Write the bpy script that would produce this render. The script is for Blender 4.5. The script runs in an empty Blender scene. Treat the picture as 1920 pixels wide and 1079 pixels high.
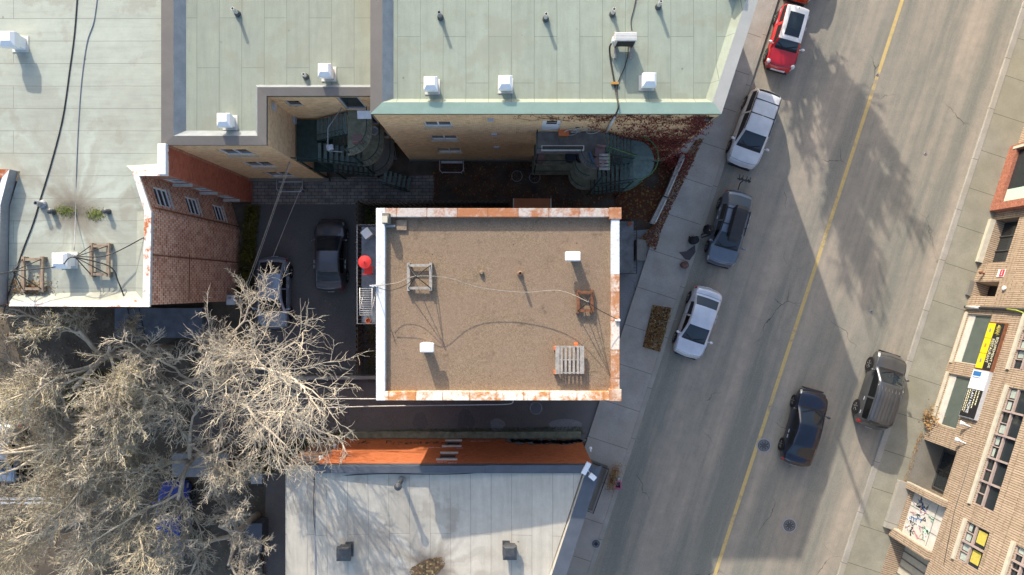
import bpy, bmesh, math, random
from mathutils import Vector, Matrix, noise as mnoise
R = math.radians
random.seed(11)
SC = bpy.context.scene
COL = SC.collection

# ------------------------------------------------------------------ camera, sky, sun, exposure
CH, FPX = 40.0, 1280.0                      # drone height, focal length in photo pixels
cam = bpy.data.objects.new("camera", bpy.data.cameras.new("camera"))
COL.objects.link(cam); SC.camera = cam
cam.location = (0, 0, CH); cam.rotation_euler = (0, 0, 0)
cam.data.sensor_width = 36.0; cam.data.lens = 36.0 * FPX / 1920.0
cam.data.clip_start = 0.5; cam.data.clip_end = 2000

SUN_EL = 24.0
SDX, SDY = 0.327, -0.945                    # way the shadows fall on the ground
w = bpy.data.worlds.new("World"); SC.world = w; w.use_nodes = True
wn = w.node_tree.nodes; wl = w.node_tree.links
sky = wn.new("ShaderNodeTexSky"); sky.sky_type = 'NISHITA'; sky.sun_disc = False
sky.sun_elevation = R(SUN_EL); sky.sun_rotation = math.atan2(-SDX, -SDY)
sky.air_density = 1.0; sky.dust_density = 2.5; sky.ozone_density = 1.0
wn["Background"].inputs["Strength"].default_value = 0.15
wl.new(sky.outputs[0], wn["Background"].inputs[0])
sd = bpy.data.lights.new("sun", 'SUN'); sd.energy = 2.75; sd.angle = R(0.5); sd.color = (1.0, 0.90, 0.76)
so = bpy.data.objects.new("sun", sd); COL.objects.link(so)
ce, se = math.cos(R(SUN_EL)), math.sin(R(SUN_EL))
so.rotation_euler = Vector((SDX * ce, SDY * ce, -se)).to_track_quat('-Z', 'Y').to_euler()
so.location = (-10, 30, 50)
SC.view_settings.view_transform = 'Standard'; SC.view_settings.look = 'None'
SC.view_settings.gamma = 1.0; SC.view_settings.exposure = 1.15
SC.render.engine = 'CYCLES'
SC.cycles.max_bounces = 7; SC.cycles.diffuse_bounces = 4

# ------------------------------------------------------------------ helpers
def P(px, py, z=0.0):                        # photo position of a point known to lie at height z
    return Vector(((px - 960) * (CH - z) / FPX, (540 - py) * (CH - z) / FPX, z))
def P2(px, py, z=0.0):
    v = P(px, py, z); return (v.x, v.y)

class MB:
    def __init__(s): s.v = []; s.f = []; s.sm = []
    def add(s, vs, fs, smooth=False):
        b = len(s.v); s.v.extend([tuple(v) for v in vs])
        for f in fs: s.f.append(tuple(b + i for i in f)); s.sm.append(smooth)
    def quad(s, a, b, c, d): s.add([a, b, c, d], [(0, 1, 2, 3)])
    def box(s, c, size, rz=0.0, M=None):
        hx, hy, hz = size[0] / 2, size[1] / 2, size[2] / 2
        vs = [Vector((x * hx, y * hy, z * hz)) for z in (-1, 1) for y in (-1, 1) for x in (-1, 1)]
        T = Matrix.Translation(Vector(c)) @ (M if M is not None else Matrix.Rotation(rz, 4, 'Z'))
        s.add([T @ v for v in vs], [(0, 2, 3, 1), (4, 5, 7, 6), (0, 1, 5, 4), (2, 6, 7, 3), (0, 4, 6, 2), (1, 3, 7, 5)])
    def bar(s, a, b, wd, ht):                # square bar from a to b
        a, b = Vector(a), Vector(b); d = b - a
        if d.length < 1e-6: return
        M = d.to_track_quat('X', 'Z').to_matrix().to_4x4()
        s.box((a + b) / 2, (d.length, wd, ht), M=M)
    def prism(s, pts, z0, z1, bottom=False):
        n = len(pts)
        ar = sum(pts[i][0] * pts[(i + 1) % n][1] - pts[(i + 1) % n][0] * pts[i][1] for i in range(n))
        if ar < 0: pts = pts[::-1]
        vs = [(p[0], p[1], z0) for p in pts] + [(p[0], p[1], z1) for p in pts]
        fs = [tuple(range(n, 2 * n))] + [(i, (i + 1) % n, n + (i + 1) % n, n + i) for i in range(n)]
        if bottom: fs.append(tuple(range(n - 1, -1, -1)))
        s.add(vs, fs)
    def sheet(s, pts, z):
        n = len(pts)
        ar = sum(pts[i][0] * pts[(i + 1) % n][1] - pts[(i + 1) % n][0] * pts[i][1] for i in range(n))
        if ar < 0: pts = pts[::-1]
        s.add([(p[0], p[1], z) for p in pts], [tuple(range(n))])
    def tube(s, pts, r0, n=6, r1=None, cap=True):
        pts = [Vector(p) for p in pts]
        if r1 is None: r1 = r0
        m = len(pts); vs = []; up = None
        for i, p in enumerate(pts):
            d = (pts[min(i + 1, m - 1)] - pts[max(i - 1, 0)])
            d = d.normalized() if d.length > 1e-9 else Vector((0, 0, 1))
            if up is None:
                up = d.orthogonal().normalized()
            else:
                up = (up - d * up.dot(d)); up = up.normalized() if up.length > 1e-6 else d.orthogonal().normalized()
            bi = d.cross(up)
            r = r0 + (r1 - r0) * i / max(1, m - 1)
            for k in range(n):
                a = 2 * math.pi * k / n
                vs.append(p + up * (math.cos(a) * r) + bi * (math.sin(a) * r))
        fs = [(i * n + k, i * n + (k + 1) % n, (i + 1) * n + (k + 1) % n, (i + 1) * n + k) for i in range(m - 1) for k in range(n)]
        if cap: fs += [tuple(range(n - 1, -1, -1)), tuple((m - 1) * n + k for k in range(n))]
        s.add(vs, fs, True)
    def lathe(s, c, prof, n=20, M=None):     # prof: list of (r, z)
        c = Vector(c); vs = []
        for r, z in prof:
            for k in range(n):
                a = 2 * math.pi * k / n; v = Vector((r * math.cos(a), r * math.sin(a), z))
                vs.append(c + ((M @ v) if M is not None else v))
        m = len(prof)
        fs = [(i * n + k, i * n + (k + 1) % n, (i + 1) * n + (k + 1) % n, (i + 1) * n + k) for i in range(m - 1) for k in range(n)]
        fs.append(tuple((m - 1) * n + k for k in range(n))); fs.append(tuple(range(n - 1, -1, -1)))
        s.add(vs, fs, False)
    def ball(s, c, r, seg=12, rings=8, M=None):
        c = Vector(c); vs = []; fs = []
        if not hasattr(r, '__len__'): r = (r, r, r)
        for i in range(rings + 1):
            t = math.pi * i / rings
            for k in range(seg):
                a = 2 * math.pi * k / seg
                v = Vector((r[0] * math.sin(t) * math.cos(a), r[1] * math.sin(t) * math.sin(a), r[2] * math.cos(t)))
                vs.append(c + ((M @ v) if M is not None else v))
        for i in range(rings):
            for k in range(seg):
                fs.append((i * seg + k, (i + 1) * seg + k, (i + 1) * seg + (k + 1) % seg, i * seg + (k + 1) % seg))
        s.add(vs, fs, True)
    def torus(s, c, R0, r, M=None, n=24, m=6):
        pts = [Vector((R0 * math.cos(2 * math.pi * k / n), R0 * math.sin(2 * math.pi * k / n), 0)) for k in range(n)]
        c = Vector(c); vs = []
        for k in range(n):
            a = 2 * math.pi * k / n
            for j in range(m):
                b = 2 * math.pi * j / m
                v = Vector(((R0 + r * math.cos(b)) * math.cos(a), (R0 + r * math.cos(b)) * math.sin(a), r * math.sin(b)))
                vs.append(c + ((M @ v) if M is not None else v))
        fs = [(k * m + j, ((k + 1) % n) * m + j, ((k + 1) % n) * m + (j + 1) % m, k * m + (j + 1) % m) for k in range(n) for j in range(m)]
        s.add(vs, fs, True)
    def build(s, name, mat, parent=None, bevel=0.0):
        me = bpy.data.meshes.new(name); me.from_pydata(s.v, [], s.f)
        me.polygons.foreach_set("use_smooth", s.sm); me.update()
        o = bpy.data.objects.new(name, me); COL.objects.link(o)
        if mat is not None: me.materials.append(mat)
        if parent is not None: o.parent = parent
        if bevel > 0:
            b = o.modifiers.new("bevel", 'BEVEL'); b.width = bevel; b.segments = 2; b.limit_method = 'ANGLE'; b.angle_limit = R(40)
        return o

def tag(o, label, cat, group=None, kind=None):
    o["label"] = label; o["category"] = cat
    if group: o["group"] = group
    if kind: o["kind"] = kind
    return o
def struct(o): o["kind"] = "structure"; return o
def thing(name, label, cat, loc=(0, 0, 0), rz=0.0, group=None):
    o = bpy.data.objects.new(name, None); COL.objects.link(o); o.empty_display_size = 0.3
    o.location = loc; o.rotation_euler = (0, 0, rz)
    return tag(o, label, cat, group)
def children(o): return [c for c in COL.objects if c.parent == o]
def dup(root, loc, rz=0.0, label=None):
    m = {}
    def rec(o, par):
        c = o.copy(); COL.objects.link(c)
        if par is not None: c.parent = par
        for ch in kids.get(o.name, []): rec(ch, c)
        return c
    kids = {}
    for o in COL.objects:
        if o.parent: kids.setdefault(o.parent.name, []).append(o)
    r = rec(root, None); r.location = loc; r.rotation_euler = (0, 0, rz)
    if label: r["label"] = label
    return r

# ------------------------------------------------------------------ materials
class NT:
    def __init__(s, name):
        s.m = bpy.data.materials.new(name); s.m.use_nodes = True
        s.t = s.m.node_tree; s.b = s.t.nodes["Principled BSDF"]; s._pos = None
    def n(s, typ, **kw):
        x = s.t.nodes.new(typ)
        for k, v in kw.items(): setattr(x, k, v)
        return x
    def link(s, a, b): s.t.links.new(a, b)
    def val(s, sock, v):
        if isinstance(v, bpy.types.NodeSocket): s.link(v, sock)
        elif hasattr(v, '__len__') and len(v) == 3 and sock.type == 'RGBA': sock.default_value = (*v, 1)
        else: sock.default_value = v
    @property
    def pos(s):
        if s._pos is None: s._pos = s.n("ShaderNodeNewGeometry").outputs["Position"]
        return s._pos
    def obj(s): return s.n("ShaderNodeTexCoord").outputs["Object"]
    def noise(s, vec=None, scale=1.0, detail=4, rough=.55):
        x = s.n("ShaderNodeTexNoise"); s.link(vec if vec is not None else s.pos, x.inputs["Vector"])
        x.inputs["Scale"].default_value = scale; x.inputs["Detail"].default_value = detail; x.inputs["Roughness"].default_value = rough
        return x.outputs["Fac"]
    def voro(s, vec=None, scale=1.0, out="Distance", feature='F1'):
        x = s.n("ShaderNodeTexVoronoi", feature=feature); s.link(vec if vec is not None else s.pos, x.inputs["Vector"])
        x.inputs["Scale"].default_value = scale
        return x.outputs[out]
    def math(s, op, a, b=0.0, c=None):
        x = s.n("ShaderNodeMath", operation=op); s.val(x.inputs[0], a); s.val(x.inputs[1], b)
        if c is not None: s.val(x.inputs[2], c)
        return x.outputs[0]
    def mix(s, f, a, b, mode='MIX'):
        x = s.n("ShaderNodeMix", data_type='RGBA', blend_type=mode)
        s.val(x.inputs[0], f); s.val(x.inputs[6], a); s.val(x.inputs[7], b); return x.outputs[2]
    def ramp(s, f, lo, hi, a=0.0, b=1.0):
        x = s.n("ShaderNodeMapRange"); x.clamp = True; s.val(x.inputs[0], f)
        x.inputs[1].default_value = lo; x.inputs[2].default_value = hi; x.inputs[3].default_value = a; x.inputs[4].default_value = b
        return x.outputs[0]
    def dot(s, v):
        x = s.n("ShaderNodeVectorMath", operation='DOT_PRODUCT'); s.link(s.pos, x.inputs[0]); x.inputs[1].default_value = v
        return x.outputs["Value"]
    def comb(s, x, y, z=0.0):
        c = s.n("ShaderNodeCombineXYZ"); s.val(c.inputs[0], x); s.val(c.inputs[1], y); s.val(c.inputs[2], z); return c.outputs[0]
    def mapv(s, vec, scale):
        m = s.n("ShaderNodeMapping"); s.link(vec, m.inputs[0]); m.inputs["Scale"].default_value = scale; return m.outputs[0]
    def brick(s, vec, c1, c2, mort, bw, rh, ms=.012, off=.5):
        x = s.n("ShaderNodeTexBrick"); s.link(vec, x.inputs["Vector"]); x.offset = off
        s.val(x.inputs["Color1"], c1); s.val(x.inputs["Color2"], c2); s.val(x.inputs["Mortar"], mort)
        x.inputs["Scale"].default_value = 1.0; x.inputs["Mortar Size"].default_value = ms
        x.inputs["Brick Width"].default_value = bw; x.inputs["Row Height"].default_value = rh; x.inputs["Mortar Smooth"].default_value = .2
        return x.outputs["Color"], x.outputs["Fac"]
    def bump(s, h, strength=.3, dist=.02):
        x = s.n("ShaderNodeBump"); s.val(x.inputs["Height"], h); x.inputs["Strength"].default_value = strength; x.inputs["Distance"].default_value = dist
        s.link(x.outputs[0], s.b.inputs["Normal"])
    def done(s, col, rough=.8, metal=0.0, spec=.4):
        s.val(s.b.inputs["Base Color"], col); s.val(s.b.inputs["Roughness"], rough); s.val(s.b.inputs["Metallic"], metal)
        s.b.inputs["Specular IOR Level"].default_value = spec
        return s.m
def sc3(c, k): return tuple(x * k for x in c)

def plain(name, c, rough=.7, metal=0.0, var=.18, scale=4.0, spec=.4, bump=0.0):
    t = NT(name); f = t.noise(scale=scale, detail=5)
    g = t.noise(scale=scale * 9, detail=2)
    k = t.mix(t.ramp(f, .3, .7), sc3(c, 1 - var), sc3(c, 1 + var * .7))
    k = t.mix(t.ramp(g, .35, .65, 0, .35), k, sc3(c, 1 - var * 1.2))
    if bump: t.bump(g, bump, .01)
    return t.done(k, rough, metal, spec)
def glossy(name, c, rough=.08, metal=0.0, coat=0.0, spec=.5):
    t = NT(name); f = t.noise(scale=2.2, detail=3)
    k = t.mix(t.ramp(f, .3, .7), sc3(c, .9), sc3(c, 1.08)); t.b.inputs["Coat Weight"].default_value = coat; t.b.inputs["Coat Roughness"].default_value = .06
    return t.done(k, rough, metal, spec)

STREET = Vector((0.3092, 0.951, 0))          # along the street, towards the top of the photo
ACROSS = Vector((0.951, -0.3092, 0))
def m_asphalt(name, c, warm, streak=True, dark=.75):
    t = NT(name)
    u, v = t.dot(STREET), t.dot(ACROSS)
    big = t.noise(scale=.16, detail=4)
    st = t.noise(t.comb(t.math('MULTIPLY', u, .035), t.math('MULTIPLY', v, .55)), scale=1.0, detail=4, rough=.6)
    mid = t.noise(scale=1.4, detail=6, rough=.65)
    fine = t.noise(scale=34, detail=2, rough=.7); sp = t.voro(scale=26)
    k = t.mix(t.ramp(st, .36, .62), sc3(c, dark), sc3(warm, 1.15)) if streak else t.mix(t.ramp(big, .35, .65), sc3(c, dark), warm)
    k = t.mix(t.ramp(big, .4, .7, 0, .45), k, c)
    k = t.mix(t.ramp(mid, .35, .75, 0, .5), k, sc3(c, dark * .9))
    k = t.mix(t.ramp(fine, .42, .70, 0, .5), k, sc3(c, 1.7))
    k = t.mix(t.ramp(fine, .28, .46, .55, 0), k, sc3(c, .4))
    sc_ = t.noise(t.comb(t.math('MULTIPLY', u, .25), t.math('MULTIPLY', v, 2.4)), scale=1.0, detail=5, rough=.75)
    if streak: k = t.mix(t.ramp(sc_, .5, .72, 0, .28), k, sc3(c, .75)); k = t.mix(t.ramp(sc_, .48, .3, 0, .2), k, sc3(warm, 1.2))
    spots = t.math('MULTIPLY', t.ramp(t.voro(scale=.55), .018, .045, 1, 0), t.ramp(t.noise(scale=.9), .45, .6))
    k = t.mix(t.math('MULTIPLY', spots, .75), k, (.02, .02, .02))
    cr = t.n("ShaderNodeTexVoronoi", feature='DISTANCE_TO_EDGE'); wv = t.n("ShaderNodeVectorMath", operation='ADD')
    nn = t.n("ShaderNodeTexNoise"); t.link(t.pos, nn.inputs["Vector"]); nn.inputs["Scale"].default_value = .8; nn.inputs["Detail"].default_value = 5
    t.link(t.pos, wv.inputs[0]); t.link(nn.outputs["Color"], wv.inputs[1]); t.link(wv.outputs[0], cr.inputs["Vector"]); cr.inputs["Scale"].default_value = .19
    gate = t.ramp(t.noise(scale=.22, detail=2), .56, .62)
    k = t.mix(t.math('MULTIPLY', t.ramp(cr.outputs["Distance"], .0012, .004, .7, 0), gate), k, (.025, .024, .022))
    t.bump(fine, .35, .01)
    return t.done(k, .88, 0, .25)
def m_concrete(name, c, joint=None, jdir=STREET, jw=.012):
    t = NT(name); f = t.noise(scale=.9, detail=6, rough=.62); g = t.noise(scale=14, detail=4, rough=.7); h = t.noise(scale=.3, detail=3)
    k = t.mix(t.ramp(f, .3, .72), sc3(c, .72), sc3(c, 1.1))
    k = t.mix(t.ramp(h, .42, .62, 0, .5), k, (c[0] * .85, c[1] * .82, c[2] * .72))
    k = t.mix(t.ramp(g, .45, .75, 0, .5), k, sc3(c, .55))
    k = t.mix(t.ramp(t.voro(scale=2.3), .02, .05, .6, 0), k, sc3(c, .35))
    if joint:
        s = t.math('DIVIDE', t.dot(jdir), joint); fr = t.math('ABSOLUTE', t.math('SUBTRACT', t.math('FRACT', t.math('ADD', s, 100.0)), .5))
        cell = t.n("ShaderNodeTexWhiteNoise", noise_dimensions='1D'); t.link(t.math('FLOOR', t.math('ADD', s, 100.0)), cell.inputs["W"])
        k = t.mix(t.ramp(cell.outputs["Value"], 0, 1, 0, .3), k, sc3(c, .75))
        k = t.mix(t.ramp(fr, .5 - jw / joint * 1.6, .5 - jw / joint * .6, 0, .85), k, sc3(c, .18))
    t.bump(g, .25, .01)
    return t.done(k, .9, 0, .2)
def m_brick(name, c1, c2, mort, udir, bw=.22, rh=.075, ms=.01, vert=False, stain=.35):
    t = NT(name); u = t.dot(udir); z = t.dot((0, 0, 1))
    vec = t.comb(z, u) if vert else t.comb(u, z)
    col, fac = t.brick(vec, c1, c2, mort, bw, rh, ms)
    f = t.noise(scale=.7, detail=5); g = t.noise(scale=7, detail=3)
    wn_ = t.n("ShaderNodeTexWhiteNoise", noise_dimensions='2D')
    t.link(t.comb(t.math('FLOOR', t.math('DIVIDE', t.dot(udir), bw * .9)), t.math('FLOOR', t.math('DIVIDE', z, rh * 1.0))), wn_.inputs["Vector"])
    k = t.mix(t.ramp(wn_.outputs["Value"], .55, 1, 0, .55), col, sc3(c1, .5))
    k = t.mix(t.ramp(f, .42, .72, 0, stain), k, sc3(c1, .6)); k = t.mix(t.ramp(g, .4, .7, 0, .3), k, sc3(c2, 1.2))
    t.bump(fac, -.4, .012)
    return t.done(k, .9, 0, .2)
def m_roof(name, c, along, stripw=1.02, seglen=7.5, dirt=(.225, .225, .165), tint=(.3, .36, .29), drain=None, streakdir=None, gloss=.75, seam=.16):
    t = NT(name); x, y = t.dot((1, 0, 0)), t.dot((0, 1, 0))
    vec = t.comb(y, x) if along == 'Y' else t.comb(x, y)
    wob = t.noise(scale=.5, detail=2); vw = t.n("ShaderNodeVectorMath", operation='ADD'); t.link(vec, vw.inputs[0]); t.link(t.comb(0, t.math('MULTIPLY', wob, .05)), vw.inputs[1])
    col, fac = t.brick(vw.outputs[0], sc3(c, .93), sc3(c, 1.05), sc3(c, seam), seglen, stripw, .011, .37)
    a = t.noise(scale=.25, detail=5, rough=.6); b = t.noise(scale=2.0, detail=6, rough=.65); gr = t.noise(scale=40, detail=2)
    k = t.mix(t.ramp(a, .38, .66, 0, .6), col, tint)
    sv = t.comb(t.math('MULTIPLY', x, 3.2 if along == 'Y' else .3), t.math('MULTIPLY', y, .3 if along == 'Y' else 3.2))
    st = t.noise(sv, scale=1.0, detail=5, rough=.7)
    k = t.mix(t.ramp(st, .42, .7, 0, .5), k, sc3(c, 1.18))
    k = t.mix(t.ramp(st, .26, .44, .45, 0), k, sc3(c, .68))
    k = t.mix(t.ramp(b, .4, .72, 0, .35), k, sc3(c, .7))
    k = t.mix(t.ramp(gr, .4, .7, 0, .3), k, sc3(c, .55))
    pd = t.noise(scale=.42, detail=6, rough=.6); k = t.mix(t.ramp(pd, .56, .60, 0, .32), k, dirt); k = t.mix(t.ramp(pd, .60, .70, 0, .3), k, sc3(c, .8))
    pn = t.voro(scale=.9); k = t.mix(t.math('MULTIPLY', t.ramp(pn, .02, .06, .7, 0), t.ramp(b, .5, .55)), k, sc3(dirt, .4))
    wr = t.noise(t.comb(t.math('MULTIPLY', x, 1.1 if along == 'X' else 9), t.math('MULTIPLY', y, 9 if along == 'X' else 1.1)), scale=1.0, detail=3); k = t.mix(t.ramp(wr, .58, .72, 0, .28), k, sc3(c, .74))
    # thin seam stays visible over the weathering
    k = t.mix(t.math('MULTIPLY', fac, t.ramp(a, .35, .6, .12, .5)), k, sc3(c, seam))
    if drain:
        dx, dy, r0, r1 = drain
        px_, py_ = t.math('SUBTRACT', x, dx), t.math('SUBTRACT', y, dy)
        rr = t.math('SQRT', t.math('ADD', t.math('MULTIPLY', px_, px_), t.math('MULTIPLY', py_, py_)))
        an = t.math('ADD', t.math('ARCTAN2', py_, px_), t.math('MULTIPLY', t.math('SUBTRACT', t.noise(scale=.7, detail=3), .5), .9))
        rad = t.noise(t.comb(t.math('MULTIPLY', t.math('COSINE', an), 5), t.math('MULTIPLY', t.math('SINE', an), 5), t.math('MULTIPLY', rr, .12)), scale=.62, detail=4, rough=.55)
        fall = t.ramp(rr, r0, r1, 1, 0)
        k = t.mix(t.math('MULTIPLY', t.ramp(rad, .42, .70, 0, 1), t.math('MULTIPLY', fall, .75)), k, dirt)
        k = t.mix(t.math('MULTIPLY', t.ramp(rad, .5, .3, 0, .35), fall), k, sc3(c, 1.25))
        spot = t.math('ADD', rr, t.math('MULTIPLY', t.math('SUBTRACT', t.noise(scale=1.3, detail=5), .5), 1.6))
        k = t.mix(t.ramp(spot, .7, 1.5, .8, 0), k, sc3(dirt, .8)); k = t.mix(t.ramp(spot, .15, .6, .75, 0), k, sc3(dirt, .4))
    t.bump(gr, .2, .008)
    return t.done(k, gloss, 0, .3)
def m_rust(name, base, rust, thr=.5, scale=1.1, seg=None):
    t = NT(name); f = t.noise(scale=scale, detail=7, rough=.7); g = t.noise(scale=9, detail=4, rough=.7)
    pn = t.noise(scale=.55, detail=2)
    v = t.math('ADD', f, t.math('MULTIPLY', t.math('SUBTRACT', pn, .5), .6)); v = t.math('ADD', v, t.math('MULTIPLY', t.math('SUBTRACT', g, .5), .25))
    if seg:                                  # sheet-metal lengths rust differently, and worst at the laps between them
        sx = t.math('DIVIDE', t.math('ADD', t.dot(seg[0]), 60.0), seg[1]); cell = t.n("ShaderNodeTexWhiteNoise", noise_dimensions='1D'); t.link(t.math('FLOOR', sx), cell.inputs["W"])
        v = t.math('ADD', v, t.math('MULTIPLY', t.math('SUBTRACT', cell.outputs["Value"], .5), .20)); lap = t.math('ABSOLUTE', t.math('SUBTRACT', t.math('FRACT', sx), .5))
        v = t.math('ADD', v, t.ramp(lap, .42, .5, 0, .08))
    k = t.mix(t.ramp(v, thr - .09, thr + .07), base, rust)
    k = t.mix(t.ramp(g, .5, .75, 0, .5), k, sc3(rust, .55))
    k = t.mix(t.ramp(t.noise(scale=3), .55, .7, 0, .5), k, sc3(base, .8))
    if seg: k = t.mix(t.ramp(lap, .487, .494, 0, .7), k, sc3(rust, .3))
    return t.done(k, .75, 0, .3)

M = {}
M['road'] = m_asphalt('worn_asphalt', (.20, .205, .178), (.35, .288, .228))
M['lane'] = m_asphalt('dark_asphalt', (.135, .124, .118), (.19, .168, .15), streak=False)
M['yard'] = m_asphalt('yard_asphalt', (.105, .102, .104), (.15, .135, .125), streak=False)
M['drive'] = m_asphalt('drive_asphalt', (.20, .20, .205), (.24, .23, .22), streak=False)
M['ground'] = plain('bare_ground', (.12, .10, .075), .95, var=.5, scale=.8, bump=.4)
M['soil'] = plain('garden_soil', (.075, .058, .043), .95, var=.5, scale=1.3, bump=.5)
M['walk'] = m_concrete('shade_lifted_concrete', (.39, .365, .33), 2.3); M['walk2'] = m_concrete('sunny_side_concrete', (.30, .29, .235), 2.3)  # near pavement's colour is raised to offset its shade; far one is not
M['kerb'] = m_concrete('kerb_stone', (.36, .345, .31), 3.1)
M['conc'] = m_concrete('old_concrete', (.22, .21, .185))
M['mossconc'] = plain('mossy_concrete', (.22, .22, .155), .9, var=.4, scale=3)
M['darkconc'] = plain('dark_concrete', (.17, .16, .15), .9, var=.35, scale=2.5)
def m_paver():
    t = NT('pavers'); x, y = t.dot((1, 0, 0)), t.dot((0, 1, 0))
    col, fac = t.brick(t.comb(x, y), (.20, .185, .172), (.27, .25, .225), (.06, .056, .05), .42, .2, .014)
    k = t.mix(t.ramp(t.noise(scale=2), .4, .7, 0, .6), col, (.07, .065, .06)); t.bump(fac, -.4, .01)
    return t.done(k, .9, 0, .25)
M['paver'] = m_paver()
M['yellow_line'] = m_rust('faded_yellow_paint', (.50, .38, .16), (.30, .255, .18), .63, 2.2)
M['white_line'] = plain('white_paint_line', (.62, .61, .58), .7, var=.25, scale=4)
X_, Y_ = (1, 0, 0), (0, 1, 0)
M['beigeX'] = m_brick('beige_brick', (.74, .48, .25), (.85, .58, .32), (.50, .36, .23), X_, .21, .09)
M['beigeY'] = m_brick('beige_brick_side', (.68, .47, .27), (.78, .56, .34), (.46, .34, .23), Y_, .21, .09)
M['redY'] = m_brick('red_brick', (.40, .13, .07), (.62, .30, .18), (.60, .50, .40), Y_, .21, .19, .028)
M['redX'] = m_brick('red_brick_return', (.38, .15, .09), (.48, .22, .13), (.40, .30, .23), X_, .21, .18, .022)
M['darkredY'] = m_brick('smooth_red_brick', (.40, .115, .07), (.46, .145, .085), (.32, .13, .085), Y_, .21, .09, .006)
M['tanS'] = m_brick('ribbed_tan_brick', (.36, .275, .195), (.44, .345, .255), (.115, .085, .06), tuple(STREET), 1.6, .115, .022, vert=True, stain=.3)
M['orangeX'] = m_brick('orange_painted_brick', (.47, .145, .058), (.52, .165, .067), (.40, .115, .045), X_, .21, .085, .010, stain=.3)
M['plainbrick'] = m_brick('central_brick', (.30, .17, .11), (.36, .21, .14), (.25, .2, .16), X_, .21, .08)
M['roof_left'] = m_roof('pale_membrane_roof', (.39, .42, .36), 'X', 1.0, 60, dirt=(.23, .20, .155), tint=(.315, .34, .29), drain=(-19.5, 3.45, .3, 8.5), seam=.3)
M['roof_mid'] = m_roof('speckled_green_roof', (.262, .295, .24), 'Y', 1.0, 6.0, tint=(.25, .265, .225), seam=.3)
M['roof_main'] = m_roof('pale_green_roof', (.275, .315, .262), 'Y', .98, 5.4, tint=(.25, .28, .225), seam=.3)
M['roof_silver'] = m_roof('silver_coated_roof', (.53, .495, .42), 'Y', 1.02, 9, dirt=(.22, .18, .14), tint=(.36, .335, .275), drain=(-4.2, -14.2, .2, 5.5), gloss=.55, seam=.3)
def m_gravel():
    t = NT('gravel_roof'); f = t.noise(scale=.32, detail=7, rough=.68); p = t.voro(scale=27, out="Color"); g = t.noise(scale=30, detail=3, rough=.8); s = t.noise(scale=1.1, detail=8, rough=.78); d = t.noise(scale=3.2, detail=6, rough=.75)
    bw = t.n("ShaderNodeRGBToBW"); t.link(p, bw.inputs[0])
    k = t.mix(t.ramp(bw.outputs[0], .15, .85), (.165, .12, .08), (.31, .228, .152))
    k = t.mix(t.ramp(f, .38, .62, 0, .6), k, (.245, .172, .125)); k = t.mix(t.ramp(f, .40, .30, 0, .55), k, (.185, .155, .105))
    k = t.mix(t.ramp(g, .45, .7, 0, .4), k, (.15, .115, .08)); k = t.mix(t.ramp(d, .52, .68, 0, .45), k, (.30, .225, .165))
    k = t.mix(t.ramp(s, .575, .66, 0, .6), k, (.10, .072, .05)); k = t.mix(t.ramp(g, .64, .78, 0, .5), k, (.50, .42, .32))
    k = t.mix(t.math('MULTIPLY', t.ramp(t.voro(scale=1.4), .03, .07, .8, 0), t.ramp(d, .45, .5)), k, (.05, .04, .03))
    t.bump(bw.outputs[0], .5, .012)
    return t.done(k, .95, 0, .15)
M['gravel'] = m_gravel()
M['rustcap'] = m_rust('rusted_white_cap', (.72, .66, .57), (.50, .185, .055), .52)
M['whitecap'] = m_rust('white_metal_cap', (.66, .70, .74), (.50, .50, .48), .64, .8)
M['rustedge'] = m_rust('flaking_roof_edge', (.78, .76, .70), (.40, .12, .03), .60, 1.6)
M['taupe'] = plain('taupe_coping', (.135, .125, .115), .45, .1, .12, 1.5)
M['taupe_in'] = plain('grey_flashing', (.235, .26, .28), .5, .1, .2, 2.0)
M['greencap'] = plain('green_coping', (.26, .36, .30), .45, .05, .1, 1.5)
M['palecap'] = plain('pale_grey_coping', (.37, .37, .345), .45, .05, .1, 1.2)
M['slatecap'] = plain('slate_blue_coping', (.095, .11, .135), .5, .1, .15, 2)
M['greenedge'] = plain('dark_green_fascia', (.04, .09, .075), .5)
M['white'] = plain('white_paint', (.78, .78, .77), .45, 0, .05, 3)
M['whitemetal'] = plain('white_sheet_metal', (.74, .76, .79), .4, .05, .06, 3)
M['offwhite'] = plain('off_white', (.55, .54, .50), .6, 0, .15, 4)
M['grey'] = plain('grey_metal', (.30, .31, .33), .45, .3, .15, 5)
M['lightgrey'] = plain('light_grey_metal', (.50, .52, .55), .4, .2, .12, 5)
M['darkgrey'] = plain('dark_grey_metal', (.075, .08, .085), .5, .2, .2, 5)
M['black'] = plain('black_paint', (.018, .018, .02), .5, 0, .2, 5)
M['cable'] = plain('black_cable', (.03, .028, .026), .6)
M['palecable'] = plain('weathered_pale_cable', (.55, .52, .47), .7, 0, .25, 9)
M['rope'] = plain('weathered_rope_cable', (.34, .30, .25), .8, 0, .35, 9)
M['wood'] = plain('weathered_timber', (.30, .225, .16), .85, 0, .35, 6, bump=.4)
M['greywood'] = plain('grey_timber', (.34, .315, .285), .85, 0, .3, 7, bump=.4)
M['darkwood'] = plain('dark_fence_timber', (.17, .145, .11), .9, 0, .4, 5, bump=.4)
M['brownwood'] = plain('brown_stained_board', (.36, .115, .04), .6, 0, .12, 3)
M['rust'] = plain('rusted_steel', (.22, .09, .045), .8, .2, .4, 8)
M['orange'] = plain('orange_plastic', (.60, .16, .05), .5, 0, .15, 5)
M['ochre'] = plain('ochre_plastic', (.45, .22, .05), .5, 0, .15, 5)
M['red'] = plain('red_plastic', (.68, .045, .04), .4, 0, .08, 5)
M['stairgreen'] = plain('dark_green_steel', (.028, .055, .05), .55, .15, .35, 4)
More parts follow.
